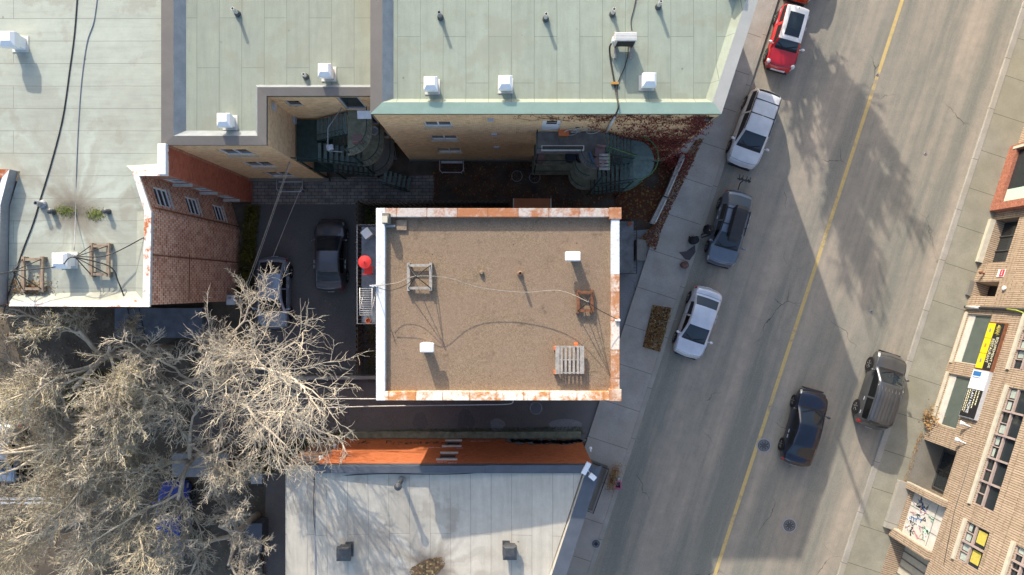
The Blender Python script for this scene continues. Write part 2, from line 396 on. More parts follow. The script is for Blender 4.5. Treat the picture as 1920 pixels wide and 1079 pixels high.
M['stairgreenlt'] = plain('green_stair_tread', (.15, .205, .185), .6, .1, .3, 6)
M['mossgreen'] = plain('green_rail_paint', (.06, .16, .055), .5, 0, .2, 6)
M['glass'] = glossy('window_glass', (.02, .026, .03), .05, 0, 0, .5)
M['shopglass'] = glossy('shop_glass', (.085, .11, .10), .05, 0, 0, .6)
M['carglass'] = glossy('car_glass', (.014, .022, .03), .04, 0, 0, .58)
M['sideglass'] = glossy('tinted_side_glass', (.006, .007, .008), .05, 0, 0, .6)
M['tyre'] = plain('tyre_rubber', (.02, .02, .021), .85)
M['rim'] = plain('wheel_alloy', (.42, .43, .44), .3, .7, .1, 8)
M['lampglass'] = glossy('headlamp_glass', (.55, .57, .56), .08, .2, .5)
M['taillight'] = glossy('tail_lamp', (.45, .02, .02), .12, 0, .6)
M['trim'] = plain('black_trim', (.014, .014, .016), .55)
M['sill'] = plain('stone_sill', (.50, .47, .38), .8, 0, .15, 4)
M['mauveframe'] = plain('mauve_window_frame', (.36, .29, .265), .6, 0, .15, 5)
M['blind'] = plain('pale_blind', (.36, .42, .38), .5, 0, .2, 6)
M['curtain'] = plain('yellow_curtain', (.50, .42, .08), .8, 0, .2, 8)
M['granite'] = plain('red_granite', (.36, .145, .095), .6, 0, .5, 9)
M['mint'] = plain('mint_panel', (.44, .60, .50), .4, 0, .05, 3)
M['signyellow'] = plain('yellow_sign', (.80, .60, .015), .4, 0, .05, 3)
M['signwhite'] = plain('white_sign', (.74, .78, .82), .4, 0, .05, 3)
M['signblue'] = plain('blue_sign', (.03, .16, .42), .4, 0, .1, 5)
M['signtext'] = plain('cream_lettering', (.72, .70, .48), .5, 0, .05, 3)
M['signtexty'] = plain('yellow_lettering', (.75, .66, .18), .5, 0, .05, 3)
M['redprint'] = plain('red_print', (.62, .03, .05), .5, 0, .1, 5)
M['graf_grey'] = plain('grey_spray_paint', (.20, .215, .22), .8, 0, .3, 5)
M['graf_pink'] = plain('pink_spray_paint', (.62, .33, .36), .8, 0, .3, 5)
M['graf_green'] = plain('pale_green_spray_paint', (.42, .58, .47), .8, 0, .2, 5)
M['graf_lime'] = plain('lime_spray_paint', (.40, .45, .05), .7, 0, .15, 8)
M['bark'] = plain('pale_bark', (.58, .51, .40), .9, 0, .35, 3)
M['barkgrey'] = plain('grey_brown_bark', (.54, .48, .37), .9, 0, .35, 3)
M['barktan'] = plain('tan_bark', (.56, .485, .345), .9, 0, .35, 3)
M['barkdark'] = plain('dark_bark', (.16, .12, .085), .9, 0, .3, 3)  # dark brown, for hedge stems and the wall scrawl
def m_leaf(name, a, b, c):
    t = NT(name); wn_ = t.n("ShaderNodeTexWhiteNoise", noise_dimensions='3D')
    q = t.n("ShaderNodeVectorMath", operation='SNAP'); t.link(t.pos, q.inputs[0]); q.inputs[1].default_value = (.09, .09, .09); t.link(q.outputs[0], wn_.inputs["Vector"])
    k = t.mix(t.ramp(wn_.outputs["Value"], .2, .55), a, b); k = t.mix(t.ramp(wn_.outputs["Value"], .7, .95), k, c)
    return t.done(k, .8, 0, .2)
M['litter'] = m_leaf('fallen_leaves', (.16, .045, .018), (.11, .05, .025), (.28, .16, .06))
M['litter_dark'] = m_leaf('dark_fallen_leaves', (.15, .09, .055), (.10, .075, .045), (.28, .22, .11))
M['ivy'] = m_leaf('red_ivy_leaves', (.23, .03, .032), (.14, .045, .035), (.30, .11, .06))
M['hedge'] = m_leaf('yellow_green_leaves', (.075, .085, .015), (.17, .13, .02), (.045, .05, .015))
M['green'] = m_leaf('green_leaves', (.05, .085, .02), (.09, .12, .025), (.13, .11, .03))
M['olive'] = m_leaf('olive_dry_leaves', (.24, .21, .085), (.30, .23, .12), (.15, .16, .05))
M['straw'] = m_leaf('dry_grass', (.34, .20, .075), (.25, .12, .045), (.42, .32, .15))
M['moss'] = m_leaf('moss', (.14, .17, .03), (.09, .12, .025), (.2, .2, .06))
M['ivystem'] = plain('ivy_stems', (.14, .075, .045), .9, 0, .3, 6)
def paint(name, c, metal=.35, rough=.28): return glossy(name, c, rough, metal, .8, .5)
M['p_white'] = paint('white_car_paint', (.62, .63, .64), .0, .3)
M['p_silver'] = paint('silver_white_car_paint', (.60, .62, .67), .25, .3)
M['p_red'] = paint('red_car_paint', (.52, .012, .02), .1)
M['p_blueg'] = paint('blue_grey_car_paint', (.125, .15, .19), .4, .35)
M['p_grey'] = paint('grey_car_paint', (.085, .09, .095), .5, .35)
M['p_navy'] = paint('navy_car_paint', (.006, .009, .024), .1, .16)
M['p_steel'] = paint('steel_car_paint', (.075, .08, .095), .5, .35)
M['p_ltblue'] = paint('pale_blue_silver_car_paint', (.29, .34, .41), .35, .35)
M['p_blue'] = paint('deep_blue_car_paint', (.018, .045, .30), .1, .3)
M['p_orange'] = paint('orange_red_car_paint', (.40, .07, .02), .2)
M['skin'] = plain('skin', (.46, .27, .19), .6, 0, .05, 10)
M['coat'] = plain('black_coat_cloth', (.016, .017, .022), .9, 0, .3, 12)
M['hair'] = plain('dark_hair', (.03, .022, .018), .7, 0, .3, 20)
M['brownfur'] = plain('brown_cloth', (.17, .095, .08), .9, 0, .3, 9)
M['pink'] = plain('pink_plastic', (.50, .08, .28), .4, 0, .1, 6)
M['bottle'] = plain('pale_blue_plastic', (.40, .60, .72), .3, 0, .1, 6)
M['chairbrown'] = plain('mauve_brown_plastic', (.20, .12, .115), .6, 0, .2, 6)
M['denim'] = plain('blue_fabric', (.05, .10, .17), .9, 0, .3, 9)
M['navybin'] = plain('dark_blue_bin_plastic', (.015, .02, .035), .5, 0, .2, 6)

# ------------------------------------------------------------------ wall tool
class Wall:
    def __init__(s, A, B):
        s.A = Vector((A[0], A[1])); s.B = Vector((B[0], B[1])); d = s.B - s.A; s.L = d.length; s.u = d / s.L
        s.n = Vector((s.u.y, -s.u.x))        # outward = right of A->B
    def pt(s, a, z, d=0.0):
        q = s.A + s.u * a + s.n * d; return Vector((q.x, q.y, z))
    def px(s, x, y):                         # where the sight line through a photo position meets this wall
        r = Vector((x - 960, 540 - y)); k = s.n.dot(s.A) * FPX / s.n.dot(r)
        q = r * (k / FPX) - s.A
        return q.dot(s.u), CH - k
    def box(s, mb, a0, a1, z0, z1, d0, d1):
        v = [s.pt(a, z, d) for z in (z0, z1) for d in (d0, d1) for a in (a0, a1)]
        mb.add(v, [(0, 2, 3, 1), (4, 5, 7, 6), (0, 1, 5, 4), (2, 6, 7, 3), (0, 4, 6, 2), (1, 3, 7, 5)])
    def face(s, mb, z0, z1, holes=(), depth=.12, a0=None, a1=None):
        a0 = 0 if a0 is None else a0; a1 = s.L if a1 is None else a1
        As = sorted({a0, a1, *[h[0] for h in holes], *[h[1] for h in holes]}); Zs = sorted({z0, z1, *[h[2] for h in holes], *[h[3] for h in holes]})
        for i in range(len(As) - 1):
            for j in range(len(Zs) - 1):
                ca, cz = (As[i] + As[i + 1]) / 2, (Zs[j] + Zs[j + 1]) / 2
                if any(h[0] < ca < h[1] and h[2] < cz < h[3] for h in holes): continue
                mb.quad(s.pt(As[i], Zs[j]), s.pt(As[i + 1], Zs[j]), s.pt(As[i + 1], Zs[j + 1]), s.pt(As[i], Zs[j + 1]))
        for h in holes:
            d = -(h[4] if len(h) > 4 else depth); b0, b1, y0, y1 = h[:4]
            mb.quad(s.pt(b0, y0), s.pt(b1, y0), s.pt(b1, y0, d), s.pt(b0, y0, d))
            mb.quad(s.pt(b0, y1, d), s.pt(b1, y1, d), s.pt(b1, y1), s.pt(b0, y1))
            mb.quad(s.pt(b0, y0), s.pt(b0, y0, d), s.pt(b0, y1, d), s.pt(b0, y1))
            mb.quad(s.pt(b1, y0, d), s.pt(b1, y0), s.pt(b1, y1), s.pt(b1, y1, d))
def window(par, W, h, depth=.12, fr=.06, nx=2, ny=1, frame='white', glass='glass', sill=None, sillw=.05, name='window', label=None):
    a0, a1, z0, z1 = h[:4]; mb = MB(); d0, d1 = -depth + .012, -depth + .07
    W.box(mb, a0, a1, z0, z0 + fr, d0, d1); W.box(mb, a0, a1, z1 - fr, z1, d0, d1)
    W.box(mb, a0, a0 + fr, z0 + fr, z1 - fr, d0, d1); W.box(mb, a1 - fr, a1, z0 + fr, z1 - fr, d0, d1)
    for i in range(1, nx):
        c = a0 + (a1 - a0) * i / nx; W.box(mb, c - fr / 2, c + fr / 2, z0 + fr, z1 - fr, d0, d1 - .004)
    for j in range(1, ny):
        c = z0 + (z1 - z0) * j / ny; W.box(mb, a0 + fr, a1 - fr, c - fr / 2, c + fr / 2, d0, d1 - .008)
    o = mb.build(name, M[frame], par)
    if label: o["label"] = label
    g = MB(); W.box(g, a0 + .01, a1 - .01, z0 + .01, z1 - .01, -depth - .02, -depth + .02); g.build('pane', M[glass], o)
    if sill:
        q = MB(); W.box(q, a0 - .06, a1 + .06, z0 - .09, z0 - .003, -.1, sillw); q.build('sill', M[sill], o)
    return o

def strip(mb, A, B):                         # ribbon of faces between two polylines
    for i in range(len(A) - 1): mb.quad(A[i], A[i + 1], B[i + 1], B[i])
def coping(par, name, mat, outer, inner, zo, zi, zroof=None, foot=None, fascia=.12, matin=None):
    """Sloping cap over a parapet: outer/inner 2-D polylines, with a fascia and an inner flashing down to the roof."""
    mb = MB(); O = [Vector((p[0], p[1], zo)) for p in outer]; I = [Vector((p[0], p[1], zi)) for p in inner]
    strip(mb, O, I); D = [v - Vector((0, 0, fascia)) for v in O]; strip(mb, D, O)
    o = mb.build(name, mat, par)
    if foot:
        q = MB(); F = [Vector((p[0], p[1], zroof)) for p in foot]; strip(q, I, F); q.build('flashing', matin or mat, o)
    return o
def text_mesh(body, size, name):
    cu = bpy.data.curves.new(name, 'FONT'); cu.body = body; cu.size = size; cu.extrude = .004; cu.align_x = 'LEFT'
    ob = bpy.data.objects.new(name, cu); COL.objects.link(ob)
    dg = bpy.context.evaluated_depsgraph_get(); me = bpy.data.meshes.new_from_object(ob.evaluated_get(dg)); bpy.data.objects.remove(ob)
    return me
def wall_text(par, W, body, a, z, height, mat, d, width=None, name='lettering'):
    """Letters on a wall: start at (a, z), reading along -u (towards the viewer's right)."""
    me = text_mesh(body, 1.0, name); xs = [v.co.x for v in me.vertices]; ys = [v.co.y for v in me.vertices]
    wd = max(xs) - min(xs); ht = max(ys) - min(ys); sx = (width / wd) if width else height / ht; sy = height / ht; mnx, mny = min(xs), min(ys)
    for v in me.vertices:
        q = W.pt(a + (v.co.x - mnx) * sx, z + (v.co.y - mny) * sy, d + v.co.z); v.co = q
    o = bpy.data.objects.new(name, me); COL.objects.link(o); me.materials.clear(); me.materials.append(M[mat])
    if par: o.parent = par
    return o
def leaves(mb, n, sample, s0=.04, s1=.08, flat=0.0):
    for _ in range(n):
        c = Vector(sample()); s = random.uniform(s0, s1)
        nrm = Vector((random.gauss(0, 1), random.gauss(0, 1), random.gauss(0, 1) + flat * 3)).normalized()
        u = nrm.orthogonal().normalized(); v = nrm.cross(u); a = random.random() * 6.28
        u, v = u * math.cos(a) + v * math.sin(a), v * math.cos(a) - u * math.sin(a)
        mb.add([c - u * s, c - v * s * .55, c + u * s, c + v * s * .55], [(0, 1, 2, 3)])
def inpoly(p, poly):
    x, y = p; c = False; n = len(poly)
    for i in range(n):
        x1, y1 = poly[i]; x2, y2 = poly[(i + 1) % n]
        if (y1 > y) != (y2 > y) and x < (x2 - x1) * (y - y1) / (y2 - y1) + x1: c = not c
    return c
def polysample(poly, z0, z1=None, clump=0.0):
    xs = [p[0] for p in poly]; ys = [p[1] for p in poly]
    def f():
        for _ in range(400):
            p = (random.uniform(min(xs), max(xs)), random.uniform(min(ys), max(ys)))
            if inpoly(p, poly) and (clump == 0 or mnoise.noise((p[0] * .9, p[1] * .9, 3.1)) > clump - random.random() * .5): break
        return (p[0], p[1], z0 if z1 is None else random.uniform(z0, z1))
    return f
def pxpoly(*pts, z=0.0): return [P2(x, y, z) for x, y in pts]

# ================================================================== SETTING: ground, street, pavements
def kl(y): return 1456 - .3252 * (y - 8)
def kr(y): return 1860 - .3245 * (y - 180)
def fb(y): return 1908 - .3196 * (y - 265)
mb = MB(); mb.quad((-300, -300, 0), (300, -300, 0), (300, 300, 0), (-300, 300, 0)); struct(mb.build('ground', M['ground']))
def sheet(name, poly, z, m):
    mb = MB(); mb.sheet(poly, z); return struct(mb.build(name, M[m]))
YT, YB = -1600, 2600
sheet('street', pxpoly((kl(YT) - 3, YT), (kr(YT) + 3, YT), (kr(YB) + 3, YB), (kl(YB) - 3, YB)), .006, 'road')
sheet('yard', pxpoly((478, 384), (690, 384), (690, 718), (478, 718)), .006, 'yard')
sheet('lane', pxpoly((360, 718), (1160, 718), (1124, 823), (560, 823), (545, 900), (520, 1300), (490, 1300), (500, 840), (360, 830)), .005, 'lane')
sheet('paver_path', pxpoly((470, 336), (814, 330), (814, 384), (470, 384)), .006, 'paver')
sheet('garden_bed', pxpoly((814, 296), (1275, 296), (1228, 430), (1100, 440), (680, 440), (680, 384), (814, 384)), .007, 'soil')
sheet('driveway', pxpoly((1100, 440), (1232, 430), (1160, 718), (1100, 718)), .008, 'drive')
sheet('back_yard', pxpoly((-80, 905), (72, 905), (72, 1300), (-80, 1300)), .006, 'ground')
# yellow centre line, laid on the asphalt
mb = MB(); y = YT
while y < YB:
    cx = lambda yy: 1692 - .3262 * yy
    y2 = y + 40
    mb.sheet(pxpoly((cx(y) - 3.4, y), (cx(y) + 3.4, y), (cx(y2) + 3.4, y2), (cx(y2) - 3.4, y2)), .011); y = y2
struct(mb.build('yellow_centre_line', M['yellow_line']))
# pavements: slab, kerb
mb = MB(); mb.prism(pxpoly((kl(YT) - 9, YT), (kl(YB) - 9, YB), (kl(YB) - 90, YB), (kl(300) - 90, 300), (1246, 300), (1295 + 1145 * .322, -1000)), 0, .115); struct(mb.build('pavement', M['walk']))
mb = MB(); mb.prism(pxpoly((kl(YT), YT), (kl(YB), YB), (kl(YB) - 9, YB), (kl(YT) - 9, YT)), 0, .125); struct(mb.build('kerb', M['kerb'], None, .02))
mb = MB(); mb.prism(pxpoly((kr(YT) + 11, YT), (kr(YB) + 11, YB), (fb(YB) + 60, YB), (fb(YT) + 60, YT)), 0, .115); struct(mb.build('far_pavement', M['walk2']))
mb = MB(); mb.prism(pxpoly((kr(YT), YT), (kr(YB), YB), (kr(YB) + 11, YB), (kr(YT) + 11, YT)), 0, .13); struct(mb.build('far_kerb', M['kerb'], None, .02))
# worn patches of asphalt in the lane
for i, (x, y, a, b) in enumerate([(788, 790, 14, 17), (873, 790, 16, 22), (932, 797, 14, 12), (1060, 800, 30, 14)]):
    pts = [P2(x + a * math.cos(t) * (1 + .15 * math.sin(3 * t + i)), y + b * math.sin(t)) for t in [k * math.pi / 8 for k in range(16)]]
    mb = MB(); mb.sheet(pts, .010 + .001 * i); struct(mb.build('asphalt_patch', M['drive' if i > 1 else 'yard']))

# ================================================================== BUILDINGS
def building(name, label): return thing(name, label, 'building')
def quadwall(mb, a, b, z0, z1): mb.quad((a[0], a[1], z0), (b[0], b[1], z0), (b[0], b[1], z1), (a[0], a[1], z1))

# ---- long beige brick building with the pale green roof (top of the photo)
ZM, ZMR = 11.0, 10.62
mb_ = building('apartment_building', 'beige brick apartment building with the pale green roof and red ivy, along the street')
WS = Wall((-5.96, 7.44), (8.84, 7.44)); NEc = (12.2, 17.8)
WE = Wall((8.84, 7.44), NEc)
hm = []
for (x0, y0, x1, y1) in [(793, 229, 845, 239), (805, 255, 856, 264), (818, 279, 863, 287)]:
    a0, z1 = WS.px(x0, y0); a1, _ = WS.px(x1, y0); _, z0 = WS.px(x1, y1); hm.append((a0, a1, z0, z1))
hb = [(WS.px(1300, 224)[0], WS.px(1300, 224)[0] + .95, WS.px(1300, 230)[1], WS.px(1300, 220)[1])]
hb += [(hb[0][0], hb[0][1], 4.6, 5.9), (hb[0][0], hb[0][1], 1.5, 2.8)]
a0, _ = WS.px(1014, 247); a1, _ = WS.px(1048, 247); hd = (a0, a1, 7.46, 9.55)
mb = MB(); WS.face(mb, 0, ZM - .1, hm + hb + [hd]); mb.build('south_wall', M['beigeX'], mb_)
for h in hm: window(mb_, WS, h, sill='sill', nx=2, frame='white')
for h in hb: window(mb_, WS, h, nx=1, frame='offwhite')
mb = MB(); WS.box(mb, hd[0], hd[1], hd[2], hd[3], -.11, -.05); d = mb.build('door', M['white'], mb_)
mb = MB(); w_ = hd[1] - hd[0]
for q in (.18, .52): WS.box(mb, hd[0] + .2, hd[1] - .2, hd[3] - q - .24, hd[3] - q, -.05, -.035)
mb.build('pane', M['glass'], d)
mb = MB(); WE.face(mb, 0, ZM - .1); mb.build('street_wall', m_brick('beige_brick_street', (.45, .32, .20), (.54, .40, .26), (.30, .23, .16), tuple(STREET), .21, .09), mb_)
mb = MB(); quadwall(mb, NEc, (-5.96, 17.8), 0, ZM - .1); quadwall(mb, (-5.96, 17.8), (-5.96, 7.44), 0, ZM - .1); mb.build('party_wall', M['beigeY'], mb_)
mb = MB(); mb.sheet([(-5.1, 8.1), (8.35, 8.1), (11.4, 17.3), (-5.1, 17.3)], ZMR); mb.build('roof', M['roof_main'], mb_)
e = .06
coping(mb_, 'green_parapet_cap', M['greencap'], [(-5.96 - e, 7.44 - e), (8.84 + e, 7.44 - e)], [(-5.50, 7.86), (8.55, 7.86)], ZM, ZM + .04, ZMR, [(-5.1, 8.12), (8.4, 8.12)], .1, M['roof_main'])
coping(mb_, 'street_parapet_cap', M['palecap'], [(8.84 + e, 7.44 - e), (NEc[0] + e, NEc[1])], [(8.50, 7.86), (11.78, 17.8)], ZM, ZM + .04, ZMR, [(8.33, 8.12), (11.42, 17.8)], .1, M['roof_main'])
coping(mb_, 'party_parapet_cap', M['taupe'], [(-5.96 - e, 17.8), (-5.96 - e, 7.44 - e)], [(-5.48, 17.8), (-5.50, 7.86)], ZM, ZM + .04, ZMR, [(-5.12, 17.8), (-5.1, 8.12)], .3, M['taupe_in'])
coping(mb_, 'north_parapet_cap', M['palecap'], [(NEc[0], 17.8 + e), (-5.96, 17.8 + e)], [(11.8, 17.35), (-5.5, 17.35)], ZM, ZM + .04, ZMR, [(11.5, 17.2), (-5.2, 17.2)], .1)
mb = MB(); WS.box(mb, -.05, WS.L + .05, ZM - .2, ZM - .115, .0, .05); mb.build('eaves_fascia', M['greenedge'], mb_)
mb = MB()
for (x, y) in [(920, 224), (927, 252), (931, 276)]:
    a, z = WS.px(x, y); WS.box(mb, a - .14, a + .14, z - .16, z + .16, .002, .09)
mb.build('wall_vent_hood', M['lightgrey'], mb_)
mb = MB(); WS.box(mb, 0, WS.L, 0, .42, .003, .07); mb.build('plinth', M['conc'], mb_)
mb = MB(); pts = [WS.pt(*WS.px(1153, 217), .06), WS.pt(*WS.px(1137, 246), .06)]; mb.tube(pts, .065, 6); mb.build('pale_drain_pipe', M['offwhite'], mb_)
# window-well guard at the foot of the wall
def well_guard(px0, px1, wy, label, blue=False):
    t = thing('window_well_guard', label, 'guard rail', (*P2((px0 + px1) / 2, 300), 0))
    c = t.location; wd = (px1 - px0) / 32.0
    mb = MB(); p = [(-wd / 2, wy - c.y, .5), (-wd / 2, wy - c.y - .55, .5), (-wd / 2 + .12, wy - c.y - .7, .5), (wd / 2 - .12, wy - c.y - .7, .5), (wd / 2, wy - c.y - .55, .5), (wd / 2, wy - c.y, .5)]
    mb.tube(p, .03, 6)
    for q in p[1:5]: mb.tube([q, (q[0], q[1], 0)], .02, 5)
    mb.build('rail', M['lightgrey'], t)
    mb = MB(); mb.box((0, wy - c.y - .08, .32), (wd * .9, .12, .1)); mb.build('ledge', M['lightgrey'], t)
well_guard(826, 870, 7.36, 'pale metal guard rail round a basement window of the main beige building')
well_guard(524, 572, 6.25, 'pale blue metal guard rail round a basement window beside the paver path')

# ---- beige building with the stair recess, middle of the top row
ZB, ZBR = 10.0, 9.62
bb = building('apartment_block', 'beige brick building with the speckled green roof and a stair recess, between two neighbours')
WF = Wall((-15.2, 6.33), (-10.86, 6.33)); WR = Wall((-10.86, 6.33), (-10.86, 8.48)); WK = Wall((-10.86, 8.48), (-5.96, 8.48))
hs = []
for (x0, y0, x1, y1) in [(403, 281, 458, 292.5), (450, 304.5, 505, 315), (490, 323.5, 540, 333)]:
    a0, z1 = WF.px(x0, y0); a1, _ = WF.px((x0 + x1) / 2 + 24, y0); _, z0 = WF.px(x1, y1); hs.append((a0, a0 + 1.4, z0, z1))
mb = MB(); WF.face(mb, 0, ZB - .1, hs); mb.build('south_wall', M['beigeX'], bb)
for h in hs: window(bb, WF, h, sill='sill', nx=2)
mb = MB(); WF.box(mb, 0, WF.L + .25, 0, .5, .003, .16); mb.build('plinth', M['conc'], bb)
mb = MB(); WR.face(mb, 0, ZB - .1); mb.build('recess_side_wall', M['beigeY'], bb)
a0, _ = WK.px(640, 196); a1, _ = WK.px(688, 196); hk = [(a0, a1 - .15, 7.4, 9.55), (.45, 1.15, 8.0, 9.0), (a0, a1 - .15, 4.35, 6.4), (a0, a1 - .15, 1.25, 3.3)]
mb = MB(); WK.face(mb, 0, ZB - .1, hk); mb.build('recess_back_wall', M['beigeX'], bb)
for h in (hk[0], hk[2], hk[3]): window(bb, WK, h, fr=.1, nx=1, ny=1, frame='lightgrey', name='patio_door')
window(bb, WK, hk[1], nx=1, frame='offwhite')
mb = MB()
for (W_, x, y) in [(WR, 511, 201), (WR, 550, 226)]:
    a, z = W_.px(x, y); W_.box(mb, a - .15, a + .15, z - .2, z + .15, .002, .12)
mb.build('wall_vent_hood', M['lightgrey'], bb)
mb = MB(); quadwall(mb, (-15.2, 17.8), (-15.2, 6.33), 0, ZB - .1); quadwall(mb, (-5.97, 17.8), (-15.2, 17.8), 0, ZB - .1); mb.build('party_wall', M['beigeY'], bb)
mb = MB(); mb.sheet([(-14.5, 6.95), (-11.4, 6.95), (-11.4, 9.0), (-6.0, 9.0), (-6.0, 17.5), (-14.5, 17.5)], ZBR); mb.build('roof', M['roof_mid'], bb)
coping(bb, 'parapet_cap', M['taupe'], [(-15.42, 17.8), (-15.42, 6.26), (-10.79, 6.26), (-10.79, 8.42), (-5.98, 8.42)], [(-14.86, 17.8), (-14.86, 6.66), (-11.18, 6.66), (-11.18, 8.8), (-5.98, 8.8)], ZB, ZB + .03, ZBR, [(-14.5, 17.8), (-14.5, 6.98), (-11.42, 6.98), (-11.42, 9.02), (-5.98, 9.02)], .12, M['taupe_in'])
mb = MB(); WF.box(mb, -.1, WF.L + .06, ZB - .22, ZB - .135, 0, .05); WR.box(mb, .06, WR.L - .06, ZB - .22, ZB - .135, 0, .05); WK.box(mb, .06, WK.L, ZB - .22, ZB - .135, 0, .05); mb.build('eaves_fascia', M['greenedge'], bb)

# ---- red brick building with the pale membrane roof, left
ZL, ZLR = 10.0, 9.6
lb = building('rowhouse_building', 'red brick building with the pale stained membrane roof and rusty roof edge, at the left')
c0, c1, c2, c3, c4, c5 = (-15.2, 6.2), (-15.2, 4.97), P2(259, 328, 10), P2(280, 398, 10), P2(277, 573, 10), P2(-320, 573, 10)
W1, W2, W3, W4 = Wall(c1, c0), Wall(c2, c1), Wall(c3, c2), Wall(c4, c3)
h3 = []
for (x, y) in [(305, 371), (362, 387), (411, 400)]:
    a, z = W3.px(x, y); a = max(.55, min(W3.L - .55, a)); h3.append((a - .45, a + .45, z - .65, z + .65))
h2 = []
for (x, y) in [(333, 341), (377, 357), (414, 371)]:
    a, z = W2.px(x, y); h2.append((.25, 1.05, z - .7, z + .7))
mb = MB(); W1.face(mb, 0, ZL - .05); mb.build('smooth_brick_wall', M['darkredY'], lb)
mb = MB(); W2.face(mb, 0, ZL - .05, h2); mb.build('return_wall', M['redX'], lb)
mb = MB(); W3.face(mb, 0, ZL - .05, h3); W4.face(mb, 0, ZL - .05); mb.build('yard_wall', M['redY'], lb)
for h in h3: window(lb, W3, h, nx=1, ny=3, sill='offwhite')
for h in h2: window(lb, W2, h, nx=1, ny=2, sill='offwhite', sillw=.14)
mb = MB(); quadwall(mb, c5, c4, 0, ZL - .05); quadwall(mb, (-15.2, 17.8), c0, 0, ZL - .05); quadwall(mb, (-30, 17.8), (-15.2, 17.8), 0, ZL - .05); mb.build('outer_wall', M['redX'], lb)
WQ = lambda x, y: P2(x, y, ZLR)
mb = MB(); mb.sheet([(-34, 17.8), (-15.3, 17.8), (-15.3, 5.2), (-16.5, 5.2), (c2[0] - .15, c2[1]), (c3[0] - .2, c3[1]), (c4[0] - .2, c4[1] + .2), WQ(15, 572), WQ(18, 388), WQ(38, 322), WQ(-400, 322)], ZLR); mb.build('roof', M['roof_left'], lb)
coping(lb, 'roof_edge', M['rustedge'], [(-15.16, 6.28), (-15.16, 4.92), (c2[0] + .02, c2[1] - .05), (c3[0] + .06, c3[1]), (c4[0] + .06, c4[1] - .08), P2(16, 575, 10)], [(-15.44, 6.28), (-15.44, 5.2), (c2[0] - .32, c2[1] + .18), (c3[0] - .26, c3[1] + .05), (c4[0] - .26, c4[1] + .22), P2(16, 566, 10)], 9.97, 9.93, ZLR + .002, [(-15.75, 6.28), (-15.75, 5.5), (c2[0] - .75, c2[1] + .45), (c3[0] - .75, c3[1] + .05), (c4[0] - .75, c4[1] + .6), P2(16, 552, 10)], .12, M['roof_left'])
mb = MB(); mb.box((-15.32, 5.62, 10.06), (.36, 1.36, .2)); mb.build('corner_flashing', M['whitemetal'], lb, .02)
mb = MB(); W4.box(mb, .02, W4.L, 9.78, 9.90, .0, .07); mb.build('gutter', M['lightgrey'], lb)
mb = MB()
for k in (2.2, 4.3): W4.box(mb, k, k + .05, .2, 9.7, .0, .05)
W4.box(mb, .1, W4.L - 1.7, 6.2, 6.235, 0, .035); mb.build('wall_conduit', M['rust'], lb)
# light well in the roof, with its low metal-capped wall
pw = [WQ(-60, 322), WQ(34, 322), WQ(17, 388), WQ(14, 572)]; pi = [WQ(-60, 338), WQ(20, 338), WQ(3, 392), WQ(0, 572)]
mb = MB(); up = [Vector((p[0], p[1], 10.1)) for p in pw]; dn = [Vector((p[0], p[1], ZLR)) for p in pw]; ui = [Vector((p[0], p[1], 10.1)) for p in pi]; di = [Vector((p[0], p[1], .1)) for p in pi]
strip(mb, dn, up); strip(mb, ui, di); mb.build('light_well_wall', M['grey'], lb)
mb = MB(); strip(mb, [v + Vector((0, 0, .02)) for v in up[1:]], [v + Vector((0, 0, .02)) for v in ui[1:]]); mb.build('light_well_cap', M['whitemetal'], lb)
mb = MB(); strip(mb, [v + Vector((0, 0, .02)) for v in up[:2]], [v + Vector((0, 0, .02)) for v in ui[:2]]); mb.build('light_well_rusty_cap', m_rust('rusted_cap', (.6, .5, .42), (.33, .09, .03), .42), lb)
# moss on the wet spot round the roof drain
for (x, y, rx, n) in [(122, 396, .45, 420), (180, 403, .48, 460)]:
    c = P(x, y, ZLR + .01); mb = MB()
    leaves(mb, n, lambda: (c.x + random.gauss(0, rx * .5), c.y + random.gauss(0, .14), c.z + random.random() * .05), .015, .04, 1)
    tag(mb.build('moss_patch', M['moss']), 'green moss patch left of the pale roof drain' if x < 150 else 'green moss patch right of the pale roof drain', 'moss', 'moss round the roof drain')

# ---- square building in the centre with the gravel roof
ZC, ZCR = 9.3, 9.0
cb = building('gravel_roof_building', 'square building with the brown gravel roof and rusted white parapet, centre of the photo')
cx0, cy1 = P2(705, 391, ZC); cx1, cy0 = P2(1163, 752, ZC)
ins = .18; A, B, C_, D = (cx0 + ins, cy0 + ins), (cx1 - ins, cy0 + ins), (cx1 - ins, cy1 - ins), (cx0 + ins, cy1 - ins)
for nm, W_ in (('south_wall', Wall(A, B)), ('east_wall', Wall(B, C_)), ('north_wall', Wall(C_, D)), ('west_wall', Wall(D, A))):
    H = [(a, a + 1.0, z, z + 1.5) for z in (1.2, 4.2, 7.0) for a in (1.5, W_.L / 2 - .5, W_.L - 2.6)]
    mb = MB(); W_.face(mb, 0, ZC - .06, H); mb.build(nm, M['plainbrick'], cb)
    for h in H: window(cb, W_, h, nx=1, ny=2, sill='sill')
ii = .40
mb = MB(); mb.sheet([(cx0 + ii, cy0 + ii), (cx1 - ii, cy0 + ii), (cx1 - ii, cy1 - ii), (cx0 + ii, cy1 - ii)], ZCR); mb.build('gravel_roof', M['gravel'], cb)
def capbox(nm, x0, x1, y0, y1, m, z1=ZC, z0=ZCR - .1):
    mb = MB(); mb.box(((x0 + x1) / 2, (y0 + y1) / 2, (z0 + z1) / 2), (x1 - x0, y1 - y0, z1 - z0)); mb.build(nm, m if not isinstance(m, str) else M[m], cb, .015)
capbox('west_parapet_cap', cx0, cx0 + ii, cy0, cy1, 'whitecap')
